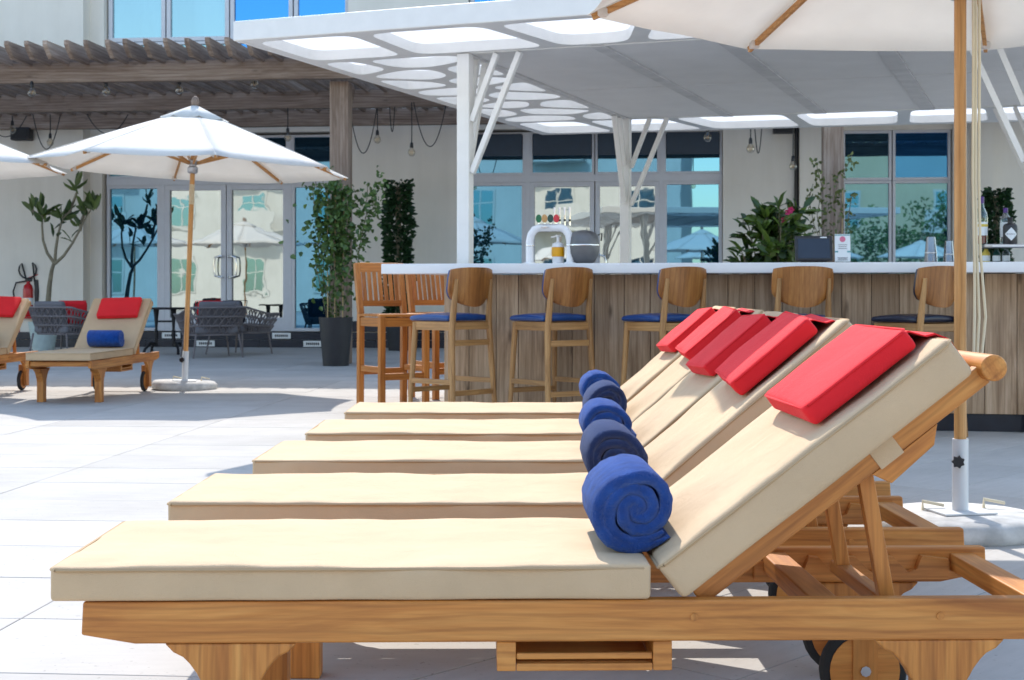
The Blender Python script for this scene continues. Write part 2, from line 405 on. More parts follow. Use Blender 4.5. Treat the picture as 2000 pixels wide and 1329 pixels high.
M['enamel_dark'] = plain('dark_green_badge', (.005,.05,.04), .25)
M['enamel_red'] = plain('red_badge', (.62,.03,.05), .25)
M['yellow'] = plain('amber_plastic', (.75,.34,.0), .3)
M['label_yellow'] = plain('yellow_label', (.62,.48,.08), .5)
M['purple'] = plain('purple_cap', (.07,.015,.16), .35)
M['terracotta'] = plain('terracotta_roof_tile', (.36,.12,.06), .8, 0, .25, 5)
M['ground'] = plain('concrete_ground', (.36,.355,.345), .9, 0, .08, .6)
M['gold'] = plain('brass_filament', (.75,.5,.2), .3, 1, .05)
# ------------------------------------------------------------------ ground and paving
g = MB(); g.add([(-260,-260,-.03),(260,-260,-.03),(260,260,-.03),(-260,260,-.03)], [(0,1,2,3)])
ground = g.build('ground', M['ground']); ground['kind'] = 'structure'
gb = MB(); gb.box(-16, 13, -7, 25.5, -.028, -.006)
paving = gb.build('terrace_paving', M['grout']); paving['kind'] = 'structure'
TD, TW, GAP = .577, 1.154, .005
tiles = []
bn = Vector((1, -.06)).normalized(); bc = bn.x*(-.72)+bn.y*3.6      # zone border
def zone(rot, phx, phy, keep_left, n=46):
    c, s_ = math.cos(rot), math.sin(rot)
    ex, ey = Vector((c, s_)), Vector((-s_, c))
    for i in range(-n, n):
        for j in range(-n, n):
            a = Vector((phx, phy)) + ex*(i*TW) + ey*(j*TD)
            cc = a + ex*TW/2 + ey*TD/2
            if not (-15.5 < cc.x < 12.5 and -6.5 < cc.y < 25): continue
            g2 = GAP/2
            poly = [a+ex*g2+ey*g2, a+ex*(TW-g2)+ey*g2, a+ex*(TW-g2)+ey*(TD-g2), a+ex*g2+ey*(TD-g2)]
            poly = [(p.x, p.y) for p in poly]
            sg = 1 if keep_left else -1
            cl = clip(poly, sg*bn.x, sg*bn.y, sg*bc - GAP/2)
            if len(cl) < 3 or area(cl) < .004: continue
            full = abs(area(cl)-(TW-GAP)*(TD-GAP)) < 1e-5
            tiles.append((cc, cl, full, rot))
zone(R(-4), -1.467, 3.557, True)
zone(R(47), .544, 3.477, False)
def vis(t):
    c = t[0]
    d = c.length
    inside = c.y > 2.6 and abs(c.x) < .38*c.y + .9
    return (0 if inside else 1, d)
tiles.sort(key=vis)
tb = MB(); hx, hy = (TW-GAP)/2, (TD-GAP)/2
def tile_geo(m, poly, z0=-.006):
    n = len(poly); b = .0018
    cx = sum(p[0] for p in poly)/n; cy = sum(p[1] for p in poly)/n
    top = [(p[0]+(cx-p[0])*.004, p[1]+(cy-p[1])*.006, 0) for p in poly]
    m.add([(p[0],p[1],z0) for p in poly]+[(p[0],p[1],-.0015) for p in poly]+top,
          [tuple(range(2*n, 3*n))]+[(i, (i+1) % n, n+(i+1) % n, n+i) for i in range(n)]+[(n+i, n+(i+1) % n, 2*n+(i+1) % n, 2*n+i) for i in range(n)])
tile_geo(tb, [(-hx,-hy),(hx,-hy),(hx,hy),(-hx,hy)]); tile_mesh = tb.mesh('paving_tile', M['tile'])
rest = MB()
for k, (cc, poly, full, rot) in enumerate(tiles):
    if k < 300:
        if full:
            link('paving_tile', tile_mesh, paving, T(cc.x, cc.y, random.uniform(-.0006,.0006)) @ RZ(rot))
        else:
            m = MB(); tile_geo(m, [(p[0]-cc.x, p[1]-cc.y) for p in poly]); m.build('paving_tile', M['tile'], paving, T(cc.x, cc.y, 0))
    else: tile_geo(rest, poly)
ro = rest.build('outer_paving_tiles', M['tile'], paving); ro['kind'] = 'stuff'

# ------------------------------------------------------------------ hotel building
BW = R(-6); W0 = Vector((-4.36, 24.2, 0))
def S(px): return ((px-1000)*24.2+FPX*4.36)/(FPX*math.cos(BW)-math.sin(BW)*(px-1000))
B = thing('hotel_building', 'beige rendered hotel building with tinted windows and glazed doors behind the terrace', 'building', W0, BW)
ZP, ZD, ZT0, ZT1, ZW = .27, .27, 2.78, 2.90, 3.62
SD0, SD1 = S(199), S(682); SM0, SM1 = S(905), S(1412); SR0, SR1 = S(1645), S(1862)
U0, U1, U2, U3 = S(203), S(680), S(914), S(1290)
def wallbox(*a): MB().box(*a).build('wall', M['wall'], B)
wallbox(-14, S(176), -.30, .5, 0, 10.4)
for a, b in ((SD1, SM0), (SM1, SR0), (SR1, 16)): wallbox(a, b, 0, .5, 0, 4.45)
for a, b in ((S(176), SD1), (SM0, SM1), (SR0, SR1)): wallbox(a, b, .002, .5, ZW+.04, 4.45)
wallbox(S(176), 16, .001, .5, 4.45, 4.62)
wallbox(S(176), 16, .001, .5, 7.4, 10.4)
for a, b in ((S(176), U0), (U1, U2), (U3, 16)): wallbox(a, b, 0, .5, 4.62, 7.4)
wallbox(S(176), SD0, .003, .5, 0, ZW+.04)
wallbox(S(1560), S(1605), -.16, 0, 0, 4.4)
wallbox(S(1895), S(1936), -.16, 0, 0, 4.4)
wallbox(-14, 16, .5, 8, 0, 10.3)
MB().box(-14.2, 16.2, -.42, 8.1, 10.4, 10.55).build('roof', M['wall'], B)
# plinth courses of dark tiles
for zi, (z0, z1, off) in enumerate(((0, .128, 0), (.133, ZP-.012, .5))):
    for a, b, y in ((-9.5, S(176), -.33), (S(176), SM0, -.03), (SM0, 14, -.03)):
        x = a - (off if a > -9 else 0)
        while x < b:
            xa, xb = max(a, x), min(b, x+.995)
            if xb-xa > .05: MB().box(xa, xb, y, y+.028, z0, z1).build('plinth_tile', M['navy_tile'], B, bevel=.003)
            x += 1.0
MB().box(SD1, SM0, -.001, .0, ZP, .45).build('plinth_band', M['navy_tile'], B)
MB().box(SD1+.02, SM0-.02, -.03, -.002, ZP, .44).build('plinth_tile', M['navy_tile'], B, bevel=.003)
def window(s0, s1, z0, z1, mat, name='window', fw=.055, y=.16, handle=None):
    m = MB()
    m.box(s0, s0+fw, y-.04, y+.06, z0, z1); m.box(s1-fw, s1, y-.04, y+.06, z0, z1)
    m.box(s0+fw, s1-fw, y-.04, y+.06, z0, z0+fw*(2.6 if name == 'door' else 1)); m.box(s0+fw, s1-fw, y-.04, y+.06, z1-fw, z1)
    w = m.build(name, M['alu'], B, bevel=.004)
    zz = z0+fw*(2.6 if name == 'door' else 1)
    p = MB().add([(s0+fw-.004, y+.01, zz-.004), (s1-fw+.004, y+.01, zz-.004), (s1-fw+.004, y+.01, z1-fw+.004), (s0+fw-.004, y+.01, z1-fw+.004)], [(0,1,2,3)])
    p.add([(s0+fw-.004, y+.022, zz-.004), (s1-fw+.004, y+.022, zz-.004), (s1-fw+.004, y+.022, z1-fw+.004), (s0+fw-.004, y+.022, z1-fw+.004)], [(3,2,1,0)])
    p.build('pane', M[mat], w)
    if handle:
        hx_ = s1-fw/2 if handle > 0 else s0+fw/2; o = .13*handle*-1
        pts = [(hx_, y-.04, 1.55), (hx_, y-.09, 1.55), (hx_+o*.2, y-.10, 1.56), (hx_+o, y-.10, 1.53), (hx_+o*1.1, y-.10, 1.45), (hx_+o*1.1, y-.10, 1.3), (hx_+o, y-.10, 1.22), (hx_+o*.2, y-.10, 1.19), (hx_, y-.09, 1.2), (hx_, y-.04, 1.2)]
        MB().tube(pts, .016, 8).build('handle', M['chrome'], w)
    return w
def mull(a, b, z0, z1, y=.115): MB().box(a, b, y, y+.12, z0, z1).build('mullion', M['alu'], B, bevel=.004)
# entrance unit
xs = [S(203), S(308), S(317), S(437), S(438.5), S(559), S(566), S(682)]
window(xs[0], xs[1], ZD, ZT0, 'blue_glass'); window(xs[2], xs[3], ZD, ZT0, 'door_glass', 'door', .09, handle=1); window(xs[4], xs[5], ZD, ZT0, 'door_glass', 'door', .09, handle=-1); window(xs[6], xs[7], ZD, ZT0, 'blue_glass')
mull(xs[1], xs[2], ZD, ZW); mull(xs[5], xs[6], ZD, ZW); MB().box(xs[0], xs[7], .112, .23, ZT0+.002, ZT1).build('transom', M['alu'], B)
for a, b in ((xs[0], xs[1]), (xs[2], xs[3]), (xs[4], xs[5]), (xs[6], xs[7])): window(a, b, ZT1+.002, ZW, 'blue_glass', fw=.04)
# middle unit behind the bar
ms = [S(908), S(1024), S(1034), S(1160), S(1162), S(1288), S(1296), S(1411)]
for k, mt in enumerate(('blue_glass', 'door_glass', 'door_glass', 'blue_glass')):
    a, b = ms[2*k], ms[2*k+1]
    if k in (1, 2): window(a, b, ZD, ZT0, mt, 'door', .075, handle=1 if k == 1 else -1)
    else: window(a, b, ZD, ZT0, mt)
    window(a, b, ZT1+.002, ZW, 'blue_glass', fw=.04)
    MB().box(a+.05, b-.05, .085, .11, 3.22, ZW-.03).build('pane_strip', M['strip_navy'], B)  # dark navy strip in front of the upper half of each top pane
mull(ms[1], ms[2], ZD, ZW); mull(ms[5], ms[6], ZD, ZW); MB().box(ms[0], ms[7], .112, .23, ZT0+.002, ZT1).build('transom', M['alu'], B)
# right window
rs = [S(1647), S(1744), S(1746), S(1860)]
for a, b in ((rs[0], rs[1]), (rs[2], rs[3])):
    window(a, b, .5, 2.76, 'blue_glass', fw=.045); window(a, b, 2.765, 3.58, 'sky_glass' if a == rs[2] else 'blue_glass', fw=.045)
MB().box(SR0, SR1, .1, .5, .27, .5).build('sill', M['wall'], B); MB().box(SR0, SR1, .06, .5, 3.58, ZW+.04).build('lintel', M['wall'], B)
# upper floor glazing
us = [S(205), S(319), S(444), S(569), S(680)]
for k in range(4):
    window(us[k]+.012, us[k+1]-.012, 5.26, 7.38, 'curtain_glass' if k < 2 else 'sky_glass', fw=.07)
    window(us[k]+.012, us[k+1]-.012, 4.63, 5.25, 'curtain_glass' if k < 2 else 'sky_glass', fw=.05)
vs_ = [S(915), S(1030), S(1160), S(1290)]
for k in range(3): window(vs_[k]+.012, vs_[k+1]-.012, 4.63, 7.38, 'sky_glass', fw=.07)
# drain pipe, grilles, speakers on the wall
MB().tube([(S(1555), -.05, 0), (S(1555), -.05, 4.4)], .035, 10).build('drainpipe', M['black'], B)
for px, z in ((336, .2), (403, .065), (551, .2), (612, .065)):
    s0 = S(px)-.16; gm = MB().box(s0, s0+.32, -.052, -.032, z-.05, z+.05).build('vent_grille', M['white_metal'], B)
    q = MB(); x = s0+.05
    while x < s0+.27:
        q.box(x, x+.022, -.0545, -.0525, z-.02, z+.02); x += .033
    q.build('slot', M['black'], gm)
def wall_thing(name, label, cat, px, z, y):
    p = B.matrix_basis if False else (T(*W0) @ RZ(BW))
    return thing(name, label, cat, (p @ Vector((S(px), y, z))), BW)
sp = wall_thing('loudspeaker', 'black loudspeaker on the wall under the pergola, left of the parasol', 'speaker', 66, 3.62, -.32)
MB().rbox(-.17, .17, -.24, -.04, -.11, .11, .03, (4,3,3)).build('cabinet', M['black'], sp); MB().box(-.14, .14, -.252, -.243, -.08, .08).build('grille', M['iron'], sp); MB().box(-.04, .04, -.06, .015, -.03, .16).build('bracket', M['iron'], sp)
sp = wall_thing('loudspeaker', 'flat black loudspeaker high on the wall beside the drainpipe', 'speaker', 1529, 3.58, 0)
MB().rbox(-.17, .17, -.22, -.03, -.06, .10, .02, (4,3,3)).build('cabinet', M['black'], sp); MB().box(-.14, .14, -.232, -.223, -.04, .08).build('grille', M['iron'], sp); MB().box(-.04, .04, -.04, .0, -.03, .12).build('bracket', M['iron'], sp)

# ------------------------------------------------------------------ pergola
P = thing('pergola', 'weathered grey timber pergola with slatted top along the hotel wall', 'pergola', W0, BW)
PB = [-5.55, -2.65, -.42]      # beam lines (local y)
for yb in PB: MB().box(-12, 15, yb-.07, yb+.07, 3.70, 3.97).build('beam', M['grey_x'], P, bevel=.012)
x = -11.9
rm = MB().prism([(-6.25,.10),(-6.3,.155),(-6.3,.21),(.0-.05,.21),(-.05,0),(-6.12,0)], -.03, .03, 'x').mesh('rafter', M['grey_y'])
while x < 14.9:
    link('rafter', rm, P, T(x+random.uniform(-.015,.015), random.uniform(-.02,.02), 3.925), .006); x += .262
def post(px, Yp):
    X = (px-1000)*Yp/FPX
    l = (T(*W0) @ RZ(BW)).inverted() @ Vector((X, Yp, 0)); x0, y0 = l.x, l.y
    pp = MB(); w = .125
    pp.box(x0-w, x0+w, y0-w, y0+w, 0, 3.70); po = pp.build('post', M['grey_z'], P, bevel=.012)
    MB().bar((x0, y0+.1, 3.12), (x0, y0+.62, 3.72), .09, .13).build('knee_brace', M['grey_y'], P, bevel=.006)
post(666, 18.7); post(1626, 17.8)
for sx in (-8.2,): 
    MB().box(sx-.125, sx+.125, -5.675, -5.425, 0, 3.70).build('post', M['grey_z'], P, bevel=.012)
MB().box(-6.3, -6.16, -5.48, -.3, 3.66, 3.93).build('beam', M['grey_y'], P, bevel=.012)

# ------------------------------------------------------------------ bar canopy with cut-out border
KA = Vector((-1.946, 9.92, 0)); KR = -math.atan2(.357, .934)
K = thing('bar_canopy', 'white bar canopy with honeycomb cut-out border on branching steel columns', 'canopy', KA, KR)
KU, KV, KT = 6.7, 6.39, .125; KZ = 2.70; KP = .075
def KS(u, v): return (u, v*(1+.0178*u))
def ring_cell(m, poly, hole):
    n = len(poly)
    b = [(*KS(*p), KZ) for p in poly]; hb = [(*KS(*p), KZ) for p in hole]; ht = [(*KS(*p), KZ+KP) for p in hole]; bt = [(*KS(*p), KZ+KP) for p in poly]
    m.add(b+hb+ht+bt, [(i, (i+1) % n, n+(i+1) % n, n+i) for i in range(n)]+[(2*n+i, 2*n+(i+1) % n, 3*n+(i+1) % n, 3*n+i) for i in range(n)])
    o = len(m.v)-4*n
    for i in range(n): m.f.append((o+n+i, o+n+(i+1) % n, o+2*n+(i+1) % n, o+2*n+i)); m.sm.append(True)
def resample(poly, step=.05):
    out = []
    for i in range(len(poly)):
        a, b = Vector(poly[i]), Vector(poly[(i+1) % len(poly)]); k = max(1, int((b-a).length/step))
        out += [tuple(a+(b-a)*j/k) for j in range(k)]
    return out
def inset(poly, w):
    # intersect of inward-shifted half planes
    cx = sum(p[0] for p in poly)/len(poly); cy = sum(p[1] for p in poly)/len(poly); out = [(cx-9,cy-9),(cx+9,cy-9),(cx+9,cy+9),(cx-9,cy+9)]
    for i in range(len(poly)):
        a, b = poly[i], poly[(i+1) % len(poly)]; ex, ey = b[0]-a[0], b[1]-a[1]; L = math.hypot(ex, ey)
        if L < 1e-6: continue
        nx, ny = ey/L, -ex/L
        if nx*(cx-a[0])+ny*(cy-a[1]) > 0: nx, ny = -nx, -ny
        out = clip(out, nx, ny, nx*a[0]+ny*a[1]-w)
        if len(out) < 3: return None
    return out
def strip(name, u0, u1, v0, v1, nu, nv, jit, seed, w=.042):
    rnd = random.Random(seed); pts = []
    for i in range(nu):
        for j in range(nv):
            pts.append((u0+(u1-u0)*(i+.5+rnd.uniform(-jit,jit)+(.25 if j % 2 else -.25)*(nv > 1))/nu, v0+(v1-v0)*(j+.5+rnd.uniform(-jit,jit)*.8)/nv))
    m = MB()
    for i, p in enumerate(pts):
        poly = [(u0,v0),(u1,v0),(u1,v1),(u0,v1)]
        for j, q in enumerate(pts):
            if i == j: continue
            nx, ny = q[0]-p[0], q[1]-p[1]; c = (q[0]**2+q[1]**2-p[0]**2-p[1]**2)/2
            poly = clip(poly, nx, ny, c)
            if len(poly) < 3: break
        if len(poly) < 3: continue
        hole = inset(poly, w); poly = resample(poly)
        if not hole or area(hole) < .012:
            n = len(poly); pl = [(*KS(*q), KZ) for q in poly]; pt = [(*KS(*q), KZ+KP) for q in poly]
            m.add(pl+pt, [tuple(range(n)), tuple(range(2*n-1, n-1, -1))]); continue
        # hole outline sampled towards each boundary point, then rounded
        cx = sum(q[0] for q in hole)/len(hole); cy = sum(q[1] for q in hole)/len(hole); hp = []
        for q in poly:
            dx, dy = q[0]-cx, q[1]-cy; t = 1e9
            for k in range(len(hole)):
                a, b = hole[k], hole[(k+1) % len(hole)]; ex, ey = b[0]-a[0], b[1]-a[1]; den = dx*ey-dy*ex
                if abs(den) < 1e-9: continue
                tt = ((a[0]-cx)*ey-(a[1]-cy)*ex)/den; ss = ((a[0]-cx)*dy-(a[1]-cy)*dx)/den
                if tt > 0 and -1e-6 <= ss <= 1+1e-6: t = min(t, tt)
            hp.append(Vector((cx+dx*min(t, .97), cy+dy*min(t, .97))))
        for _ in range(9): hp = [(hp[k-1]+hp[k]*2+hp[(k+1) % len(hp)])/4 for k in range(len(hp))]
        ring_cell(m, poly, [tuple(q) for q in hp])
    return m.build(name, M['white_metal'], K)
U_IN0, U_IN1, V_IN0, V_IN1 = 1.27, 5.35, 1.04, 5.2
strip('border_panel', .05, KU-.05, .05, V_IN0, 7, 1, .22, 3, .06)
strip('border_panel', .05, U_IN0, V_IN0, V_IN1, 2, 8, .22, 5, .05)
strip('border_panel', .05, KU-.05, V_IN1, KV-.05, 7, 1, .2, 8, .06)
strip('border_panel', U_IN1, KU-.05, V_IN0, V_IN1, 2, 8, .22, 9, .05)
f = MB()
def kbox(m, u0, u1, v0, v1, z0, z1):
    c = [KS(u0,v0), KS(u1,v0), KS(u1,v1), KS(u0,v1)]
    m.add([(*p, z0) for p in c]+[(*p, z1) for p in c], [(3,2,1,0),(4,5,6,7),(0,1,5,4),(1,2,6,5),(2,3,7,6),(3,0,4,7)])
for a in ((0, KU, 0, .05), (0, KU, KV-.05, KV), (0, .05, .05, KV-.05), (KU-.05, KU, .05, KV-.05)):
    m = MB(); kbox(m, a[0], a[1], a[2], a[3], KZ-.003, KZ+KT+.01); m.build('fascia', M['white_metal'], K, bevel=.008)
m = MB()
for a in ((.01, KU-.01, .01, V_IN0), (.01, U_IN0, V_IN0, V_IN1), (U_IN1, KU-.01, V_IN0, V_IN1), (.01, KU-.01, V_IN1, KV-.01)):
    kbox(m, a[0], a[1], a[2], a[3], KZ+KP+.004, KZ+KP+.008)
m.build('cover_sheet', M['sheet'], K)
bands = [(1.27,1.33), (2.27,2.37), (3.15,3.27), (4.15,4.28), (5.29,5.35)]
for a, b in bands:
    m = MB(); kbox(m, a, b, V_IN0, V_IN1, KZ-.012, KZ+.06); m.build('ceiling_beam', M['ceiling_band'], K)
for i in range(4):
    a, b = bands[i][1]+.004, bands[i+1][0]-.004
    for v0, v1 in ((V_IN0+.03, 3.11), (3.13, V_IN1-.03)):
        m = MB(); kbox(m, a, b, v0, v1, KZ+.002, KZ+.03); m.build('ceiling_panel', M['ceiling'], K)
m = MB(); kbox(m, U_IN0, U_IN1, V_IN0, V_IN1, KZ+.07, KZ+KT); m.build('roof_deck', M['white_metal'], K)
for v in (V_IN0, V_IN1-.03):
    m = MB(); kbox(m, U_IN0, U_IN1, v, v+.03, KZ-.006, KZ+.062); m.build('ceiling_trim', M['white_metal'], K)
for (u, v, sx, sy) in ((1.30, 1.06, 1, 1), (1.30, 5.15, 1, -1), (5.22, 1.45, -1, 1), (5.25, 5.15, -1, -1)):
    cu, cv = KS(u, v); w = .048
    MB().box(cu-w, cu+w, cv-w, cv+w, 0, KZ-.004).build('column', M['white_metal'], K, bevel=.005)
    for (dx, dy, za) in ((sx*.43, 0, 1.82), (sx*.25, 0, 2.2), (0, sy*.40, 1.85), (0, sy*.22, 2.22)):
        d = Vector((dx, dy, 0)).normalized()*(w+.008)
        MB().bar((cu+d.x, cv+d.y, za), (cu+dx, cv+dy, KZ-.014), .05, .04).build('brace', M['white_metal'], K, bevel=.004)

# ------------------------------------------------------------------ bar
BO = Vector((-.93, 10.1, 0)); BR = R(-10)
BM = T(*BO) @ RZ(BR)
bar = thing('bar_counter', 'long outdoor bar with white top and weathered plank front', 'bar counter', BO, BR)
MB().rbox(0, 5.6, 0, .36, 1.075, 1.146, .006, (4,2,2)).build('countertop', M['white_gloss'], bar)
MB().box(.12, .34, .365, 2.9, 1.08, 1.144).build('countertop', M['white_gloss'], bar, bevel=.005)
MB().box(.435, 5.5, .285, .34, .12, 1.072).build('core', M['grey_x'], bar); MB().box(.435, .60, .345, 2.85, .12, 1.072).build('core', M['grey_x'], bar)
x = .40; rnd = random.Random(4)
while x < 5.5:
    w = rnd.choice((.16,.185,.19,.20,.21)); d = rnd.uniform(-.003,.003)
    MB().box(x+.002, x+w-.002, .256+d, .283, .12, 1.07).build('plank', M['plank'], bar, bevel=.002); x += w
y = .285
while y < 2.8:
    w = rnd.choice((.17,.19,.2)); MB().box(.405, .433, y+.002, y+w-.002, .12, 1.07).build('plank', M['plank'], bar, bevel=.002); y += w
x = .43
while x < 5.5: MB().box(x, x+.598, .275, .30, 0, .118).build('plinth_tile', M['navy_tile'], bar, bevel=.002); x += .60
MB().box(.435, .6, .302, 2.8, 0, .118).build('plinth', M['navy_tile'], bar)
MB().box(.9, 5.5, 1.05, 1.6, 0, .92).build('back_counter', M['steel'], bar, bevel=.01)
sh = thing('glass_shelf', 'lit glass bottle shelf above the right end of the bar top', 'shelf', BM @ Vector((4.12, .06, 1.146)), BR)
MB().box(0, 1.3, 0, .22, .098, .118).build('board', M['steel'], sh, bevel=.003); MB().box(.05, 1.3, -.003, -.001, .101, .110).build('edge', M['white_gloss'], sh)
MB().box(.30, .33, .08, .14, .0015, .097).build('bracket', M['steel'], sh); MB().box(1.1, 1.13, .08, .14, .0015, .097).build('bracket', M['steel'], sh)
# ------------------------------------------------------------------ sun loungers, pillows, towels
ANG = R(37.7); ANG2 = R(40.6); PVX, PVZ = 1.226, .370; LW = .59; CW = .555
LM = {}
def nz(p, s, a): return noise.noise(Vector(p)*s)*a
def seat_cushion(seed):
    o = Vector((seed*3.1, seed*1.7, 0))
    def fn(q):
        k = max(0, (q.z-.40)/.035); edge = min(1, min(q.x, 1.12-q.x, q.y-.0, CW-q.y)/.09)
        q = q.copy(); q.z += k*(.002*max(0, edge) + nz(q+o, 3.2, .005) + nz(q+o, 9, .003) + nz(q+o, 22, .0012)) ; q.y += nz(q+o, 6, .007)*(1 if abs(q.y-CW/2) > CW*.4 else 0); q.x += nz(q+o, 5, .004); return q
    return MB().rbox(0, 1.122, 0, CW, .371, .436, .009, (34, 18, 3), fn).mesh('seat_cushion', M['cushion'])
def back_cushion(seed):
    o = Vector((seed*2.3, 5, seed))
    def fn(q):
        q = q.copy(); top = max(0, (q.z-.06)/.05)
        q.z += top*(nz(q+o, 4, .008)+nz(q+o, 11, .003)); q.y += nz(q+o, 5, .005)*(1 if abs(q.y-CW/2) > CW*.4 else 0); q.x += nz(q+o, 6, .004); return q
    return MB().rbox(-.034, .668, 0, CW, .023, .108, .014, (24, 18, 3), fn).mesh('back_cushion', M['cushion'])
def pillow_mesh(seed):
    o = Vector((seed*4.1, 0, 2))
    def fn(q):
        q = q.copy(); bul = 1-min(1, (abs(q.x-.127)/.127)**4+(abs(q.y-.19)/.19)**4)*.6
        q.z = q.z*1 if q.z < .015 else q.z*(.86+.14*bul) + nz(q+o, 8, .004); q.x += nz(q+o, 7, .004); q.y += nz(q+o, 6, .004); return q
    return MB().rbox(0, .254, 0, .38, 0, .050, .011, (12, 14, 4), fn).mesh('pad', M['red'])
def piping_mesh(rect, z, mat='piping', r=.0035):
    x0, x1, y0, y1 = rect; c = .012
    pts = [(x0+c,y0,z),(x1-c,y0,z),(x1,y0+c,z),(x1,y1-c,z),(x1-c,y1,z),(x0+c,y1,z),(x0,y1-c,z),(x0,y0+c,z),(x0+c,y0,z)]
    return MB().tube(pts, r, 5, False).mesh('piping', M[mat])
def towel_mesh(seed):
    rnd = random.Random(seed); Tm = 12.4+rnd.uniform(-.3,.3); b = .0054; th = .0085; L = .15; vs = []; fs = []; N = 230; K_ = 14
    ph = -Tm-.9+rnd.uniform(-.3,.3)
    def p2(t):
        lim = Tm-4.0; r = b*t if abs(t) < lim else math.copysign(b*(lim+(abs(t)-lim)*.45), t); a = abs(t)+ph; wob = 1+.06*math.sin(2*a+seed)+.035*math.sin(5*a*.5+seed*2)+.05*noise.noise(Vector((a*.8, seed, 7)))
        return Vector((r*math.cos(a)*wob, 0, r*math.sin(a)*wob))
    ts = [-(Tm-3.14)+(2*Tm-3.14)*i/N for i in range(N+1)]
    for t in ts:
        c = p2(t); d = (p2(t+.02)-p2(t-.02)); d.y = 0; d.normalize(); n = Vector((-d.z, 0, d.x))
        w = (1+.14*noise.noise(Vector((t*1.3, seed, 0))))*min(1, .25+(Tm-t)*1.2, .25+(t+Tm-3.14)*1.2); le = .006*noise.noise(Vector((t*.9, seed*3, 2)))
        for k in range(K_):
            a = 2*math.pi*k/K_; ca, sa = math.cos(a), math.sin(a)
            y = (L+le-th)*(1 if ca > 1e-6 else -1 if ca < -1e-6 else 0) + th*ca
            q = c + n*(th*w*sa) + Vector((0, y, 0)); vs.append(q + Vector((noise.noise(q*90), noise.noise(q*90+Vector((5,0,0))), noise.noise(q*90+Vector((0,9,0)))))*.0016)
    for i in range(N):
        for k in range(K_): fs.append((i*K_+k, i*K_+(k+1) % K_, (i+1)*K_+(k+1) % K_, (i+1)*K_+k))
    fs.append(tuple(range(K_))); fs.append(tuple(N*K_+k for k in reversed(range(K_))))
    xs_ = [v.x for v in vs]; zs_ = [v.z for v in vs]; cx, cz = (min(xs_)+max(xs_))/2, (min(zs_)+max(zs_))/2; k_ = .324/(max(xs_)-min(xs_)+max(zs_)-min(zs_))
    vs = [Vector(((v.x-cx)*k_, v.y, (v.z-cz)*k_)) for v in vs]
    return MB().add(vs, fs, True).mesh('towel', M['terry_navy' if seed in (2, 4) else 'terry'])
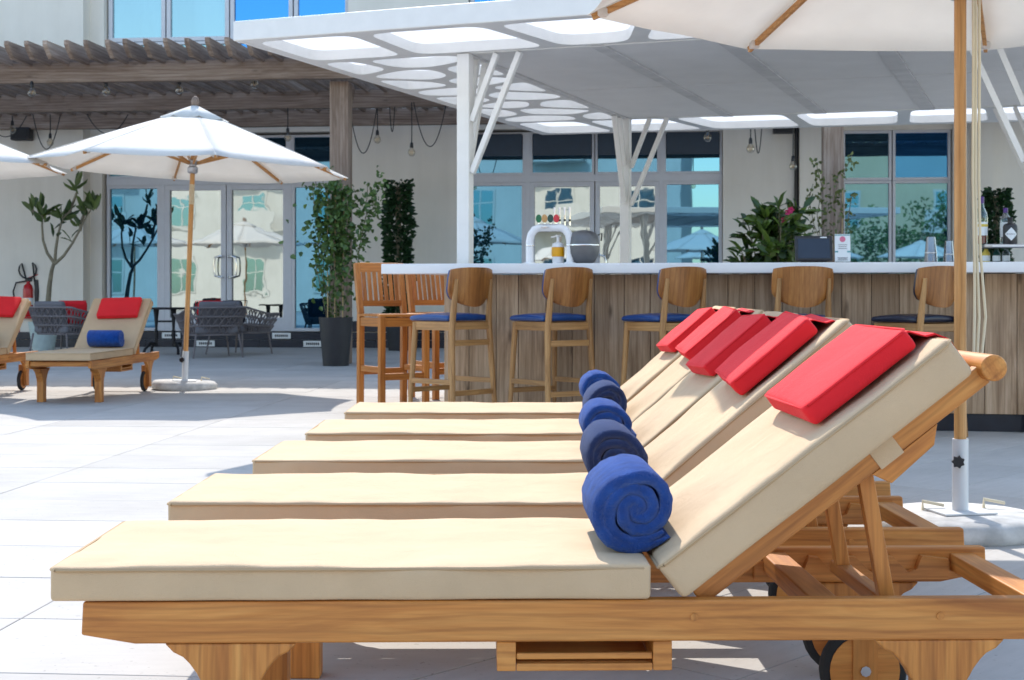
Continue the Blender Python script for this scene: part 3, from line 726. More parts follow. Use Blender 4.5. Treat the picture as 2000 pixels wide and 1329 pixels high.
def make_lounger():
    t = thing('sun_lounger', 'x', 'sun lounger')
    rail = [(.055,.306),(.058,.368),(1.952,.368),(1.955,.31),(1.85,.289),(.155,.289)]
    for y0 in (0.012, LW-.042): MB().prism(rail, y0, y0+.03).build('side_rail', M['teak_x'], t, bevel=.004)
    def corbel(cx, zb, w=.037):
        L = [(-.124,.2885),(-.108,.272),(-.09,.263),(-.078,.251),(-.064,.232),(-.058,.22),(-w-.008,.20),(-w,.175)]
        pl = L + [(-w,zb),(w,zb)] + [(-x,z) for x, z in reversed(L)]
        return [(cx+x, z) for x, z in pl]
    for y0 in (0.014, LW-.044-.028):
        MB().prism(corbel(.334, 0), y0, y0+.058).build('leg', M['teak_z'], t, bevel=.004)
    for y0 in (0.014, LW-.044-.0): MB().prism(corbel(1.675, .045), y0, y0+.03).build('leg', M['teak_z'], t, bevel=.004)
    for y0 in (.052, LW-.052-.03):
        w = MB()
        n = 24; prof = [(.078,-.016),(.094,-.014),(.099,-.006),(.099,.006),(.094,.014),(.078,.016)]
        mat = T(1.665, y0+.016, .099) @ Matrix.Rotation(R(90), 4, 'X')
        wo = MB().lathe(prof, 28).build('wheel', M['rubber'], t, mat)
        MB().lathe([(.079,-.0185),(.079,.0185)], 28).build('rim', M['teak_x'], wo); MB().lathe([(.012,-.026),(.012,.026)], 8).build('bolt', M['chrome'], wo)
        MB().box(-.028, .028, -.06, .15, -.022, .022).build('wheel_block', M['teak_y'], wo)
    for x0, z0 in ((.075,.318),(1.44,.318),(1.87,.315)): MB().box(x0, x0+.055, .0425, LW-.0425, z0, z0+.04).build('crossbar', M['teak_y'], t, bevel=.003)
    for i in range(9): x0 = .16+i*.112; MB().box(x0, x0+.075, .0425, LW-.0425, .345, .363).build('slat', M['teak_y'], t, bevel=.002)
    # ratchet rails
    pr = [(1.42,.30)] + [(1.86,.30),(1.86,.345)]
    for k in range(4):
        xx = 1.80-k*.085; pr += [(xx+.02,.35),(xx,.352),(xx-.012,.322),(xx-.03,.316),(xx-.046,.33)]
    pr += [(1.42,.345)]
    for y0 in (.043, LW-.043-.022): MB().prism(pr, y0, y0+.022).build('ratchet', M['teak_x'], t)
    # backrest in its own frame
    BMx = T(PVX, 0, PVZ) @ Matrix.Rotation(-ANG, 4, 'Y')
    for y0 in (.048, LW-.048-.03): MB().box(-.01, .69, y0, y0+.03, -.02, .02).build('backrest_rail', M['teak_x'], t, BMx, .003)
    for i in range(6): e = .05+i*.105; MB().box(e, e+.07, .079, LW-.079, .002, .018).build('backrest_slat', M['teak_y'], t, BMx, .002)
    MB().tube([(.705, .02, .004), (.705, LW-.02, .004)], .0255, 20).build('head_dowel', M['teak_y'], t, BMx, .003)
    MB().tube([(.665, .06, .012), (.665, LW-.06, .012)], .011, 10).build('head_dowel', M['teak_y'], t, BMx)
    for y0 in (.05, LW-.08): MB().prism([(.40,-.021),(.56,-.021),(.53,-.05),(.42,-.058)], y0, y0+.028).build('cleat', M['teak_x'], t, BMx, .002)
    pt = BMx @ Vector((.40, 0, -.02))
    for yy in (.11, LW-.14): MB().bar((pt.x, yy, pt.z), (pt.x+.045, yy, .345), .026, .03, (1,0,0)).build('prop', M['teak_z'], t, bevel=.002)
    MB().box(pt.x+.03, pt.x+.062, .07, LW-.09, .322, .35).build('prop_bar', M['teak_y'], t, bevel=.003)
    # tray under the near rail
    tr = MB()
    for x0 in (.834, 1.13): tr.box(x0, x0+.036, .02, .30, .232, .2875)
    tr.box(.871, 1.129, .02, .034, .232, .246); tr.box(.871, 1.129, .024, .036, .253, .265); tr.box(.871, 1.129, .28, .295, .232, .28); tr.box(.871, 1.129, .037, .279, .240, .246)
    tr.build('tray', M['teak_x'], t, bevel=.002)
    for y0 in (.0105, LW-.0105):
        for xx in (1.207, 1.675): MB().lathe([(.0075,-.0012),(.0075,.0012)], 12).build('plug', M['teak_z'], t, T(xx, y0, .335) @ Matrix.Rotation(R(90), 4, 'X'))
    sc = link('seat_cushion', LM['seat'][0], t); link('piping', LM['pipe_s'], sc)
    bc_ = link('back_cushion', LM['back'][0], t, BMx); link('piping', LM['pipe_b'], bc_)
    sb = MB()
    for y0 in (.047, LW-.047-.032): sb.box(.42, .475, y0-.002, y0+.034, -.024, .03)
    sb.box(.42, .475, .03, LW-.03, .0235, .026); sb.build('strap', M['cushion'], bc_, bevel=.002)
    return t
LM['seat'] = [seat_cushion(i) for i in range(3)]; LM['back'] = [back_cushion(i) for i in range(3)]; LM['towel'] = [towel_mesh(i+1) for i in range(4)]; LM['pillow'] = [pillow_mesh(i) for i in range(3)]
LM['pipe_s'] = piping_mesh((.0, 1.122, -.001, CW+.001), .430); LM['pipe_b'] = piping_mesh((-.033, .667, -.001, CW+.001), .100)
proto = make_lounger(); proto['group'] = 'teak sun loungers with beige cushions'
lmats = [s for s in ()]
ORD = ['nearest', 'second nearest', 'third nearest', 'fourth nearest', 'farthest']
NUM = ['the nearest lounger', 'the second lounger of the row', 'the middle lounger of the row', 'the fourth lounger of the row', 'the farthest lounger of the row']
def dress(root_m, k, where, dx=0):
    """pillow and towel lying on a lounger; each is a thing of its own"""
    pm = root_m @ T(PVX, 0, PVZ) @ Matrix.Rotation(-(ANG if k == 0 and 'nearest' in where else ANG2), 4, 'Y')
    o = thing('head_pillow', f'red head pillow strapped over the backrest of {where}', 'pillow', group='red head pillows')
    o.matrix_basis = pm @ T((.372 if k == 0 or 'beside' in where or 'cut off' in where else .348)+dx*.2, .062+dx, .115) @ RZ(R([0,-3,2.5,-2,3][k % 5]))
    pd = link('pad', LM['pillow'][k % 3], o)
    def strapfn():
        m = MB(); pts = [(.240,.040),(.262,.031),(.282,.004),(.300,-.004),(.316,-.03),(.314,-.075)]; y0, y1 = .03, .35
        for i in range(len(pts)-1):
            (a, za), (b, zb) = pts[i], pts[i+1]
            m.add([(a,y0,za),(b,y0,zb),(b,y1,zb),(a,y1,za),(a,y0,za-.004),(b,y0,zb-.004),(b,y1,zb-.004),(a,y1,za-.004)], [(0,1,2,3),(7,6,5,4),(0,4,5,1),(3,2,6,7),(1,5,6,2),(0,3,7,4)])
        return m.mesh('flap', M['red'])
    if 'flap' not in LM: LM['flap'] = strapfn(); LM['pipe_p'] = piping_mesh((.001,.253,.001,.379), .042, 'red', .0025)
    link('flap', LM['flap'], o); link('piping', LM['pipe_p'], pd)
    w = thing('rolled_towel', f'rolled blue towel lying across {where}', 'towel', group='rolled blue towels')
    w.matrix_basis = root_m @ T(1.100+dx*.3, .25+dx, .4375+.081) @ Matrix.Rotation([0,.5,-.6,.3,1.0][k % 5], 4, 'Y')
    link('roll', LM['towel'][k % 4], w)
rows = [(-.862, 2.65, -.3, 0), (-.842, 3.47, 0, 1), (-.795, 4.35, .2, 2), (-.752, 5.17, 0, 0), (-.715, 6.06, 0, 1)]
for k, (x, y, a, sd_) in enumerate(rows):
    o = proto if k == 0 else copy_tree(proto)
    o.location = (x, y, 0); o.rotation_euler = (0, 0, R([1.2,.3,-.4,.2,0][k]))
    for c in [c for c in bpy.data.objects if c.parent == o]:
        if c.name.startswith('seat_cushion'): c.data = LM['seat'][sd_]
        if k and c.name.startswith(('backrest_', 'head_dowel', 'cleat', 'back_cushion')): c.matrix_local = T(PVX, 0, PVZ) @ Matrix.Rotation(-ANG2, 4, 'Y')
        if c.name.startswith('back_cushion'): c.data = LM['back'][(sd_+k) % 3]
    o['label'] = f'{ORD[k]} of five teak loungers in the row, beige cushions, backrest raised'
    dress(T(x, y, 0) @ RZ(o.rotation_euler.z), k, NUM[k], [0, .012, -.01, .015, 0][k])
proto2 = o
lb = copy_tree(proto2, (-3.517, 11.87, 0), R(87), 'teak lounger facing the camera beside the left parasol base'); dress(T(-3.517,11.87,0) @ RZ(R(87)), 2, 'the lounger beside the left parasol')
lb = copy_tree(proto2, (-4.70, 12.0, 0), R(88), 'teak lounger cut off by the left edge of the photo'); dress(T(-4.70,12.0,0) @ RZ(R(88)), 1, 'the lounger cut off at the left edge')

# ------------------------------------------------------------------ parasols
def make_parasol(R_=1.55, tip=2.15, apex=2.72):
    t = thing('parasol', 'x', 'parasol', group='white wooden parasols')
    m = MB(); NR = 7; NS = 6; vs = []; fs = []
    for k in range(8):
        a0, a1 = R(45*k+12), R(45*(k+1)+12)
        for i in range(NR+1):
            f_ = .05+.95*i/NR
            for j in range(NS+1):
                s_ = j/NS; x = (math.cos(a0)*(1-s_)+math.cos(a1)*s_)*R_*f_; y = (math.sin(a0)*(1-s_)+math.sin(a1)*s_)*R_*f_
                z = apex-(apex-tip)*(f_**1.06) - .05*f_*f_*4*s_*(1-s_)*.35 + .010*noise.noise(Vector((x*2, y*2, 1)))+.004*noise.noise(Vector((x*6, y*6, 3)))
                if i == NR: q = 1-.03*4*s_*(1-s_); x *= q; y *= q
                vs.append((x, y, z))
        o = k*(NR+1)*(NS+1)
        fs += [(o+i*(NS+1)+j, o+i*(NS+1)+j+1, o+(i+1)*(NS+1)+j+1, o+(i+1)*(NS+1)+j) for i in range(NR) for j in range(NS)]
    m.add(vs, fs, True); c = m.build('canopy', M['canopy_cloth'], t)
    so = c.modifiers.new('hem', 'SOLIDIFY'); so.thickness = .002; so.offset = 1
    m = MB(); vs = [(0,0,apex+.055)]; fs = []
    for k in range(32):
        a = R(11.25*k+12); rr = .33*(1 if k % 4 == 0 else .955); vs.append((rr*math.cos(a), rr*math.sin(a), apex-.10+(.012 if k % 4 == 0 else -.008)))
    for k in range(32): fs.append((0, 1+k, 1+(k+1) % 32))
    vc = m.add(vs, fs, True).build('vent_cap', M['canopy_cloth'], t); so = vc.modifiers.new('hem', 'SOLIDIFY'); so.thickness = .003
    for k in range(8):
        a = R(45*k+12); ca, sa = math.cos(a), math.sin(a)
        p0 = Vector((.04*ca, .04*sa, apex-.055)); p1 = Vector((R_*.985*ca, R_*.985*sa, tip-.010))
        rib = MB().bar(p0, p1, .018, .026).build('rib', M['pole_x'], t)
        MB().rbox(R_*.955*ca-.022, R_*.955*ca+.022, R_*.955*sa-.022, R_*.955*sa+.022, tip-.012, tip+.028, .01, (2,2,2)).build('rib_pocket', M['canopy_cloth'], rib)
        q = p0.lerp(p1, .46); MB().bar((.05*ca, .05*sa, 2.20), (q.x, q.y, q.z-.014), .016, .024).build('strut', M['pole_x'], t)
    for k in range(8):
        a = R(45*k+12); pts = []
        for i in range(9):
            f_ = .1+.9*i/8; pts.append((R_*f_*math.cos(a), R_*f_*math.sin(a), apex-(apex-tip)*(f_**1.06)+.003))
        MB().tube(pts, .0035, 5).build('seam', M['canopy_cloth'], c)
    MB().tube([(0,0,.36),(0,0,apex-.02)], .0235, 16).build('pole', M['pole_z'], t)
    MB().lathe([(.036,2.10),(.05,2.115),(.05,2.16),(.036,2.17),(.036,2.19),(.058,2.2),(.058,2.225),(.03,2.235)], 16).build('hub', M['steel'], t)
    MB().lathe([(.05,apex-.09),(.055,apex-.06),(.04,apex-.03)], 16).build('crown', M['pole_z'], t)
    MB().lathe([(.018,apex+.03),(.036,apex+.055),(.04,apex+.085),(.028,apex+.12),(.008,apex+.138)], 14).build('finial', M['grey_z'], t)
    bs = MB().lathe([(.305,0),(.315,.015),(.312,.055),(.29,.078),(.0,.082)], 40).build('base', M['concrete'], t)
    MB().box(-.11, .11, -.09, .09, .083, .089).build('base_plate', M['galv'], bs)
    tb_ = MB().tube([(0,0,.089),(0,0,.37)], .031, 18).build('base_tube', M['galv'], t)
    kn = MB(); pl = []
    for k in range(14): a = 2*math.pi*k/14; rr = .026 if k % 2 else .019; pl.append((rr*math.cos(a), rr*math.sin(a)))
    kn.prism(pl, -.058, -.036).build('knob', M['black'], tb_, T(-.012, 0, .285) @ RZ(R(-25)))
    for a in (.6, 2.6): MB().tube([(.16*math.cos(a)+.02, .16*math.sin(a), .08), (.16*math.cos(a)+.02, .16*math.sin(a), .115), (.16*math.cos(a)+.1, .16*math.sin(a)-.02, .10)], .007, 6).build('handle', M['rope'], bs)
    return t
par = make_parasol()
par.location = (-3.19, 13.85, 0); par.rotation_euler = (0, R(2.1), R(8)); par['label'] = 'open white parasol over the left terrace, full canopy in view'
def parasol(loc, rz, label): 
    c = copy_tree(par, loc, rz, label); return c
p2 = parasol((-5.86, 13.7, 0), R(20), 'white parasol cut off by the left edge of the photo')
p3 = parasol((1.765, 5.6, 0), R(11), 'white parasol at upper right with its pole behind the loungers')
for o_ in (p3,):
    rp = MB(); 
    for dx, zb, sw in ((.036, .50, .012), (.047, .49, .03), (.062, .50, .055)):
        rp.tube([(dx, -.03, 2.55), (dx+.004, -.03, 1.9), (dx, -.032, 1.4), (dx+.006, -.033, 1.1), (dx+sw*.5, -.034, .85), (dx+sw*.2, -.034, .70)], .0055, 7)
    rp.tube([(.038,-.034,.70),(.05,-.036,.683),(.066,-.036,.684),(.075,-.034,.70)], .0055, 7)
    rp.build('rope', M['rope'], o_)
for o_ in (par, p2):
    cc = MB(); 
    for k in range(14): cc.lathe([(.024,1.80+k*.014),(.0285,1.805+k*.014),(.024,1.812+k*.014)], 12)
    cc.build('rope_wrap', M['rope'], o_)

# ------------------------------------------------------------------ bar stools
def make_stool():
    t = thing('bar_stool', 'x', 'bar stool', group='oak bar stools with curved ply backs')
    # local: faces +y, back on -y
    for sx in (-1, 1):
        MB().tube([(sx*.215, -.225, 0), (sx*.185, -.185, .70), (sx*.175, -.19, .82), (sx*.17, -.215, 1.035)], [.017,.022,.022,.014], 8).build('rear_leg', M['oak_z'], t)
        MB().tube([(sx*.205, .215, 0), (sx*.175, .175, .74)], [.015,.021], 8).build('front_leg', M['oak_z'], t)
        MB().bar((sx*.18, -.185, .715), (sx*.175, .175, .715), .024, .06).build('side_rail', M['oak_y'], t, bevel=.003)
        MB().bar((sx*.200, -.205, .335), (sx*.193, .197, .335), .022, .035).build('stretcher', M['oak_y'], t, bevel=.003)
    MB().bar((-.175,.175,.715), (.175,.175,.715), .024, .06).build('front_rail', M['oak_x'], t); MB().bar((-.185,-.188,.60), (.185,-.188,.60), .022, .04).build('rear_rail', M['oak_x'], t); MB().bar((-.18,-.185,.715), (.18,-.185,.715), .024, .05).build('rear_rail', M['oak_x'], t)
    MB().bar((-.194,.197,.27), (.194,.197,.27), .024, .035).build('footrest', M['oak_x'], t, bevel=.003); MB().bar((-.2,-.207,.26), (.2,-.207,.26), .022, .035).build('stretcher', M['oak_x'], t)
    def sf(q): q = q.copy(); q.z += .012*(1-((q.x/.21)**2+(q.y/.21)**2))*(1 if q.z > .765 else 0); return q
    MB().rbox(-.205, .205, -.17, .215, .748, .792, .02, (8,8,3), sf).build('seat_pad', M['blue_vinyl'], t)
    def shell(y_off, th, w=.212, z0=.845, z1=1.115):
        vs = []; fs = []; nu, nv = 14, 10
        for side in (0, 1):
            for i in range(nu+1):
                for j in range(nv+1):
                    a, b = -1+2*i/nu, -1+2*j/nv
                    # rounded outline
                    ra = a*(1-.18*max(0, -b)**2.2); zz = (z0+z1)/2+(z1-z0)/2*b*(1-.12*abs(a)**3 if b > 0 else 1-.38*abs(a)**2.2)
                    x = w*ra*(1-.05*abs(b)**4); y = -.225+y_off+.055*a*a-.03*(b+1)*.5+side*th
                    vs.append((x, y, zz))
        n = (nu+1)*(nv+1)
        for i in range(nu):
            for j in range(nv):
                q = (i*(nv+1)+j, (i+1)*(nv+1)+j, (i+1)*(nv+1)+j+1, i*(nv+1)+j+1); fs += [q, tuple(k+n for k in reversed(q))]
        bd = [i*(nv+1) for i in range(nu+1)]+[nu*(nv+1)+j for j in range(1, nv+1)]+[i*(nv+1)+nv for i in range(nu-1, -1, -1)]+[j for j in range(nv-1, 0, -1)]
        fs += [(bd[k], bd[k]+n, bd[(k+1) % len(bd)]+n, bd[(k+1) % len(bd)]) for k in range(len(bd))]
        return MB().add(vs, fs, True)
    shell(.0, .014).build('back_panel', M['walnut'], t); shell(.0145, .02, .205, .852, 1.108).build('back_pad', M['blue_vinyl'], t)
    return t
st = make_stool()
lab = ['blue seat oak bar stool nearest the left end of the bar', 'blue seat oak bar stool below the beer tap', 'blue seat oak bar stool third from the left along the bar', 'oak bar stool mostly hidden behind the lounger backrests, swirled grain back', 'navy seat oak bar stool behind the right parasol pole']
for k, (x, y, a) in enumerate(((-.42, 9.93, 48), (.27, 9.83, 38), (1.03, 9.70, 37), (1.87, 9.55, 10), (2.66, 9.42, 34))):
    o = st if k == 0 else copy_tree(st)
    o.location = (x, y-.06, 0); o.rotation_euler = (0, 0, R(a)); o['label'] = lab[k]
    if k == 4:
        for c in [c for c in bpy.data.objects if c.parent == o and c.name.startswith(('seat_pad', 'back_pad'))]:
            c.data = c.data.copy(); c.data.materials[0] = M['navy_vinyl']
# slatted chairs at the left end
def make_slat_chair():
    t = thing('slatted_bar_chair', 'x', 'bar chair', group='orange slatted bar chairs')
    for sx in (-1, 1):
        MB().bar((sx*.205,-.20,0), (sx*.205,-.19,.76), .05, .05, (0,1,0)).build('rear_leg', M['orange_z'], t, bevel=.004); MB().bar((sx*.205,-.19,.76), (sx*.205,-.27,1.19), .05, .042, (0,1,0)).build('back_post', M['orange_z'], t, bevel=.004)
        MB().bar((sx*.205,.20,0), (sx*.205,.20,.74), .05, .05, (0,1,0)).build('front_leg', M['orange_z'], t, bevel=.004)
        MB().box(sx*.205-.017, sx*.205+.017, -.165, .175, .66, .735).build('side_rail', M['orange_y'], t, bevel=.003); MB().box(sx*.205-.014, sx*.205+.014, -.165, .175, .28, .33).build('stretcher', M['orange_y'], t, bevel=.003)
    MB().box(-.18, .18, .185, .215, .66, .735).build('front_rail', M['orange_x'], t, bevel=.003); MB().box(-.18, .18, .18, .215, .22, .275).build('footrest', M['orange_x'], t, bevel=.003); MB().box(-.18,.18,-.205,-.175,.25,.3).build('stretcher', M['orange_x'], t, bevel=.003)
    for i in range(6): y0 = -.165+i*.066; MB().box(-.235, .235, y0, y0+.06, .742, .764).build('seat_slat', M['orange_x'], t, bevel=.003)
    MB().bar((-.18,-.205,.85), (.18,-.205,.85), .03, .05).build('lower_back_rail', M['orange_x'], t, bevel=.003); MB().bar((-.18,-.262,1.155), (.18,-.262,1.155), .03, .08).build('top_back_rail', M['orange_x'], t, bevel=.003)
    for i in range(7): x = -.15+i*.05; MB().bar((x,-.21,.873), (x,-.254,1.118), .034, .014, (0,1,0)).build('back_slat', M['orange_z'], t, bevel=.002)
    return t
sc_ = make_slat_chair(); sc_.location = (-1.0, 11.93, 0); sc_.rotation_euler = (0, 0, R(180+32)); sc_['label'] = 'orange slatted wooden bar chair at the left end of the bar'
copy_tree(sc_, (-.62, 12.75, 0), R(180+36), 'orange slatted bar chair partly hidden behind the bar corner')
# ------------------------------------------------------------------ rope armchairs and bistro table
def make_armchair():
    t = thing('rope_armchair', 'x', 'armchair', group='grey woven rope armchairs')
    def ringpt(s, k):   # s in 0..1 around the U (front-left, back, front-right); k 0..3 level
        w = .33+.035*k; d = .30+.03*k
        if s < .3: p = (-w, d-(s/.3)*(2*d-.12))
        elif s > .7: p = (w, d-((1-s)/.3)*(2*d-.12))
        else:
            a = math.pi*(1-(s-.3)/.4); p = (w*math.cos(a), -d+.12-.16*math.sin(a))
        hb = max(0, 1-abs(s-.5)/.38)
        z = .33+k*(.095+.035*min(1, hb*1.6))
        return Vector((p[0], p[1], z))
    N = 30
    fr = MB()
    for k in range(4): fr.tube([ringpt(i/40, k) for i in range(41)], .015, 6)
    fr.build('frame', M['grey_rope'], t)
    w = MB()
    for k in range(3):
        for i in range(N):
            a = ringpt((i+.1)/N, k); b = ringpt((i+.95)/N, k+1); c = ringpt((i+.9)/N, k); d = ringpt((i+.05)/N, k+1)
            n = Vector((a.x, a.y, 0)).normalized()
            w.bar(a, b, .009, .026, n)
            if i % 2 == 0 or .25 < i/N < .75: w.bar(c-n*.006, d-n*.006, .009, .026, n)
    wo = w.build('woven_rope', M['grey_rope'], t); wo['kind'] = 'stuff'
    for sx in (-1, 1):
        for sy, zz in ((-.33, .34), (.27, .34)): MB().tube([(sx*.36, sy*1.12, 0), (sx*.31, sy, zz)], [.011,.016], 8).build('leg', M['grey_rope'], t)
    MB().rbox(-.31, .31, -.33, .29, .34, .46, .04, (6,6,3)).build('seat_cushion', M['grey_cushion'], t)
    MB().rbox(-.27, .27, -.05, .05, 0, .36, .045, (6,3,6)).build('back_pillow', M['grey_cushion'], t, T(0, -.27, .455) @ Matrix.Rotation(R(12), 4, 'X'))
    return t
ac = make_armchair(); ac.location = at(408, 700, 20.6); ac.location.z = 0; ac.rotation_euler = (0, 0, R(28)); ac['label'] = 'grey woven rope armchair right of the left parasol pole'
def grd(px, Y): v = at(px, 0, Y); return (v.x, v.y, 0)
ac.location = grd(412, 20.6)
copy_tree(ac, grd(470, 21.6), R(-30), 'grey woven rope armchair behind another near the glass doors')
copy_tree(ac, grd(128, 21.0), R(-24), 'grey woven rope armchair behind the left loungers')
def cushion_thing(name, label, mat, loc, rz):
    o = thing(name, label, 'cushion', loc, rz); MB().rbox(-.2, .2, -.06, .06, 0, .36, .055, (6,3,6)).build('cover', M[mat], o, Matrix.Rotation(R(14), 4, 'X')); MB().tube([(-.19,0,.02),(-.19,.07,.35),(.19,.07,.35),(.19,0,.02)], .006, 5).build('piping', M[mat], o)
    return o
a0 = Vector(grd(412, 20.6)); cushion_thing('scatter_cushion', 'red scatter cushion on the armchair right of the parasol pole', 'red', a0+Vector((-.02,.02,.462)), R(30))
a0 = Vector(grd(470, 21.6)); cushion_thing('scatter_cushion', 'dark scatter cushion showing above the rear rope armchair', 'dark_cushion', a0+Vector((-.1,.04,.462)), R(-30))
a0 = Vector(grd(128, 21.0)); cushion_thing('scatter_cushion', 'red scatter cushion on the armchair behind the left loungers', 'red', a0+Vector((.1,.02,.462)), R(20))
tb2 = thing('bistro_table', 'black cast iron bistro table behind the left parasol pole', 'table', grd(322, 21.4))
MB().lathe([(.30,.68),(.305,.69),(.305,.705),(.30,.71)], 32).build('table_top', M['iron'], tb2)
for sx in (-.13, .13):
    MB().lathe([(.03,.12),(.022,.2),(.034,.3),(.02,.4),(.03,.55),(.045,.68)], 12, (sx, 0, 0)).build('column', M['iron'], tb2)
    for sy in (-1, 1): MB().tube([(sx, 0, .16), (sx+sx*.5, sy*.10, .17), (sx+sx*.9, sy*.20, .09), (sx+sx, sy*.25, .02)], [.026,.024,.02,.024], 8).build('foot', M['iron'], tb2)
MB().bar((-.13,0,.5), (.13,0,.5), .02, .03).build('brace', M['iron'], tb2)

# ------------------------------------------------------------------ plants
def plant_thing(name, label, loc, cat='plant'): return thing(name, label, cat, loc)
def taper_pot(t, r0, r1, h, mat, rim=.012):
    MB().lathe([(r0,0),(r1,h),(r1,h+.001),(r1-rim,h+.001),(r1-rim,h-.05),(.01,h-.05)], 32).build('pot', M[mat], t); MB().lathe([(r1-rim-.002,h-.06),(r1-rim-.002,h-.04)], 20).build('soil', M['soil'], t)
rn = random.Random(12)
def rv(): 
    while True:
        v = Vector((rn.uniform(-1,1), rn.uniform(-1,1), rn.uniform(-1,1)))
        if .05 < v.length < 1: return v
# tall climber on the pergola post, in the charcoal planter
cl_loc = Vector(grd(656, 18.2)); t = plant_thing('climbing_plant', 'leafy climber in a tall charcoal planter against the left pergola post', cl_loc)
taper_pot(t, .165, .218, .62, 'pot')
lf = MB(); st_ = MB()
for k in range(11):
    a = rn.uniform(0, 6.28); r0 = rn.uniform(.03,.15); p = Vector((r0*math.cos(a), r0*math.sin(a)-.03, .58)); dr = Vector((rn.uniform(-.05,.05), rn.uniform(-.02,.02), 1)); pts = [p.copy()]
    hh = rn.uniform(1.2, 1.85)
    while p.z < .6+hh:
        dr = (dr + Vector((rn.uniform(-.25,.25), rn.uniform(-.15,.12), .25))).normalized()
        out = (p.z-.6)/1.8; p = p + dr*.11; p.x = max(-.34-.05*out, min(.36+.16*out, p.x)); p.y = max(-.3, min(.05, p.y)); pts.append(p.copy())
        dens = 2 if p.z < 1.4 else 4
        for _ in range(dens):
            d = rv(); d.z -= .35; q = p+rv()*.07; lf.leaf(q, d, rv(), rn.uniform(.05,.085), rn.uniform(.04,.06))
    st_.tube(pts, .006, 5)
for k in range(620):
    z = rn.betavariate(3, 1.6)*1.75+.62; q = Vector((rn.gauss(.02,.17), rn.uniform(-.27,-.02), z)); lf.leaf(q, rv()+Vector((0,-.2,-.4)), rv(), rn.uniform(.06,.11), rn.uniform(.055,.08))
for k in range(150):
    u = rn.random(); q = Vector((.30+.28*u+rn.gauss(0,.05), rn.uniform(-.2,0), 1.5+.85*u+rn.gauss(0,.10))); lf.leaf(q, rv()+Vector((0,0,-.3)), rv(), rn.uniform(.05,.08), .05)
fo = lf.build('foliage', M['leaf_mid'], t); fo['kind'] = 'stuff'; st_.build('stem', M['bark'], t)
for dx in (-.09, .0, .10): MB().tube([(dx,-.12,.56),(dx*1.1+.01,-.13,2.3)], .007, 6).build('cane', M['cane'], t)
# dark leaf columns on the wall
def leaf_column(px, label, Y, z0, z1, w=.23, n=2300):
    t = plant_thing('leaf_column', label, grd(px, Y)); taper_pot(t, .16, .2, .42, 'pot'); MB().tube([(0,0,.38),(0,0,z1-.1)], .05, 8).build('stem', M['bark'], t); m = MB()
    for k in range(n):
        z = rn.uniform(z0, z1); a = rn.uniform(0, 6.28); r = w*(.15+.85*rn.random()**.6)*(1+.15*math.sin(z*7)); m.leaf(Vector((r*math.cos(a), r*math.sin(a), z)), Vector((math.cos(a), math.sin(a), rn.uniform(-.6,.5)))+rv()*.6, rv(), rn.uniform(.07,.12), rn.uniform(.045,.065))
    o = m.build('foliage', M['leaf_dark'], t); o['kind'] = 'stuff'
leaf_column(778, 'narrow dark green leaf column against the wall left of the bar', 22.9, .45, 2.72, .21)
leaf_column(1946, 'narrow dark green leaf column behind the bottles at right', 21.9, .45, 2.52, .20)
# frangipani in pale pot
t = plant_thing('frangipani_tree', 'bare-stemmed frangipani with leaf tufts in a pale pot by the left wall', grd(85, 23.0), 'tree')
taper_pot(t, .17, .24, .46, 'pale_pot')
tr_ = MB(); lv = MB(); o0 = at(85, 0, 23.0)
def fp(px, py, dy=0): p = at(px, py, 23.0); return Vector((p.x-o0.x, dy, p.z))
br = [[(94,590),(97,560),(102,530),(107,516)], [(107,516),(92,495),(84,470),(82,440),(83,425)], [(107,516),(108,490),(112,460),(118,435),(122,428)], [(107,516),(125,500),(142,476),(156,452),(168,428),(180,410)], [(156,452),(160,430),(166,412)], [(122,428),(135,415),(143,392),(148,376)], [(83,425),(72,418),(64,412)]]
for i, b in enumerate(br):
    tr_.tube([fp(x, y, (i % 3-1)*.07*j/len(b)) for j, (x, y) in enumerate(b)], [.045-.006*j if i == 0 else .028-.0035*j for j in range(len(b))], 8)
tr_.build('trunk', M['bark'], t)
for (x, y, n) in ((83,420,15), (122,424,14), (182,406,9), (166,410,11), (148,374,5), (64,411,6), (140,470,3), (108,460,4), (156,440,5)):
    p = fp(x, y)
    for k in range(n):
        d = rv(); d.z = abs(d.z)*.9+.25; d.normalize(); lv.leaf(p+Vector((rn.gauss(0,.03), rn.gauss(0,.03), rn.gauss(0,.05))), d, rv(), rn.uniform(.2,.34), rn.uniform(.07,.10), .15)
o = lv.build('crown', M['leaf_plum'], t); o['kind'] = 'stuff'
# broad leaf plant with pink flowers
pl0 = Vector(grd(1512, 17.0)); t = plant_thing('broad_leaf_plant', 'broad glossy leaf plant with pink flowers behind the bar terminal', pl0); taper_pot(t, .2, .25, .55, 'pot')
m = MB(); s2 = MB()
for k in range(44):
    a = rn.uniform(0, 6.28); tip_ = Vector((max(-.42,min(.36,rn.gauss(-.03,.22))), rn.gauss(0,.2), rn.uniform(1.1, 1.98))); s2.tube([(0.05*math.cos(a), .05*math.sin(a), .5), (tip_.x*.5, tip_.y*.5, tip_.z*.62), tip_], [.014,.011,.006], 5)
    for j in range(15):
        d = rv(); d += Vector((tip_.x, tip_.y, .25)); d.normalize(); m.leaf(tip_*(1-.38*rn.random()**2), d, rv()*.5+Vector((0,-.3,.7)), rn.uniform(.17,.27), rn.uniform(.07,.10), .12)
o = m.build('foliage', M['leaf_big'], t); o['kind'] = 'stuff'; s2.build('stem', M['bark'], t)
fl = MB()
for k in range(3):
    p = Vector((.12+rn.gauss(0,.05), -.32+rn.gauss(0,.03), 1.86+rn.gauss(0,.08)))
    for j in range(5): a = j*1.2566; fl.leaf(p, Vector((math.cos(a), -.4, math.sin(a))), Vector((0,-1,0)), .045, .035)
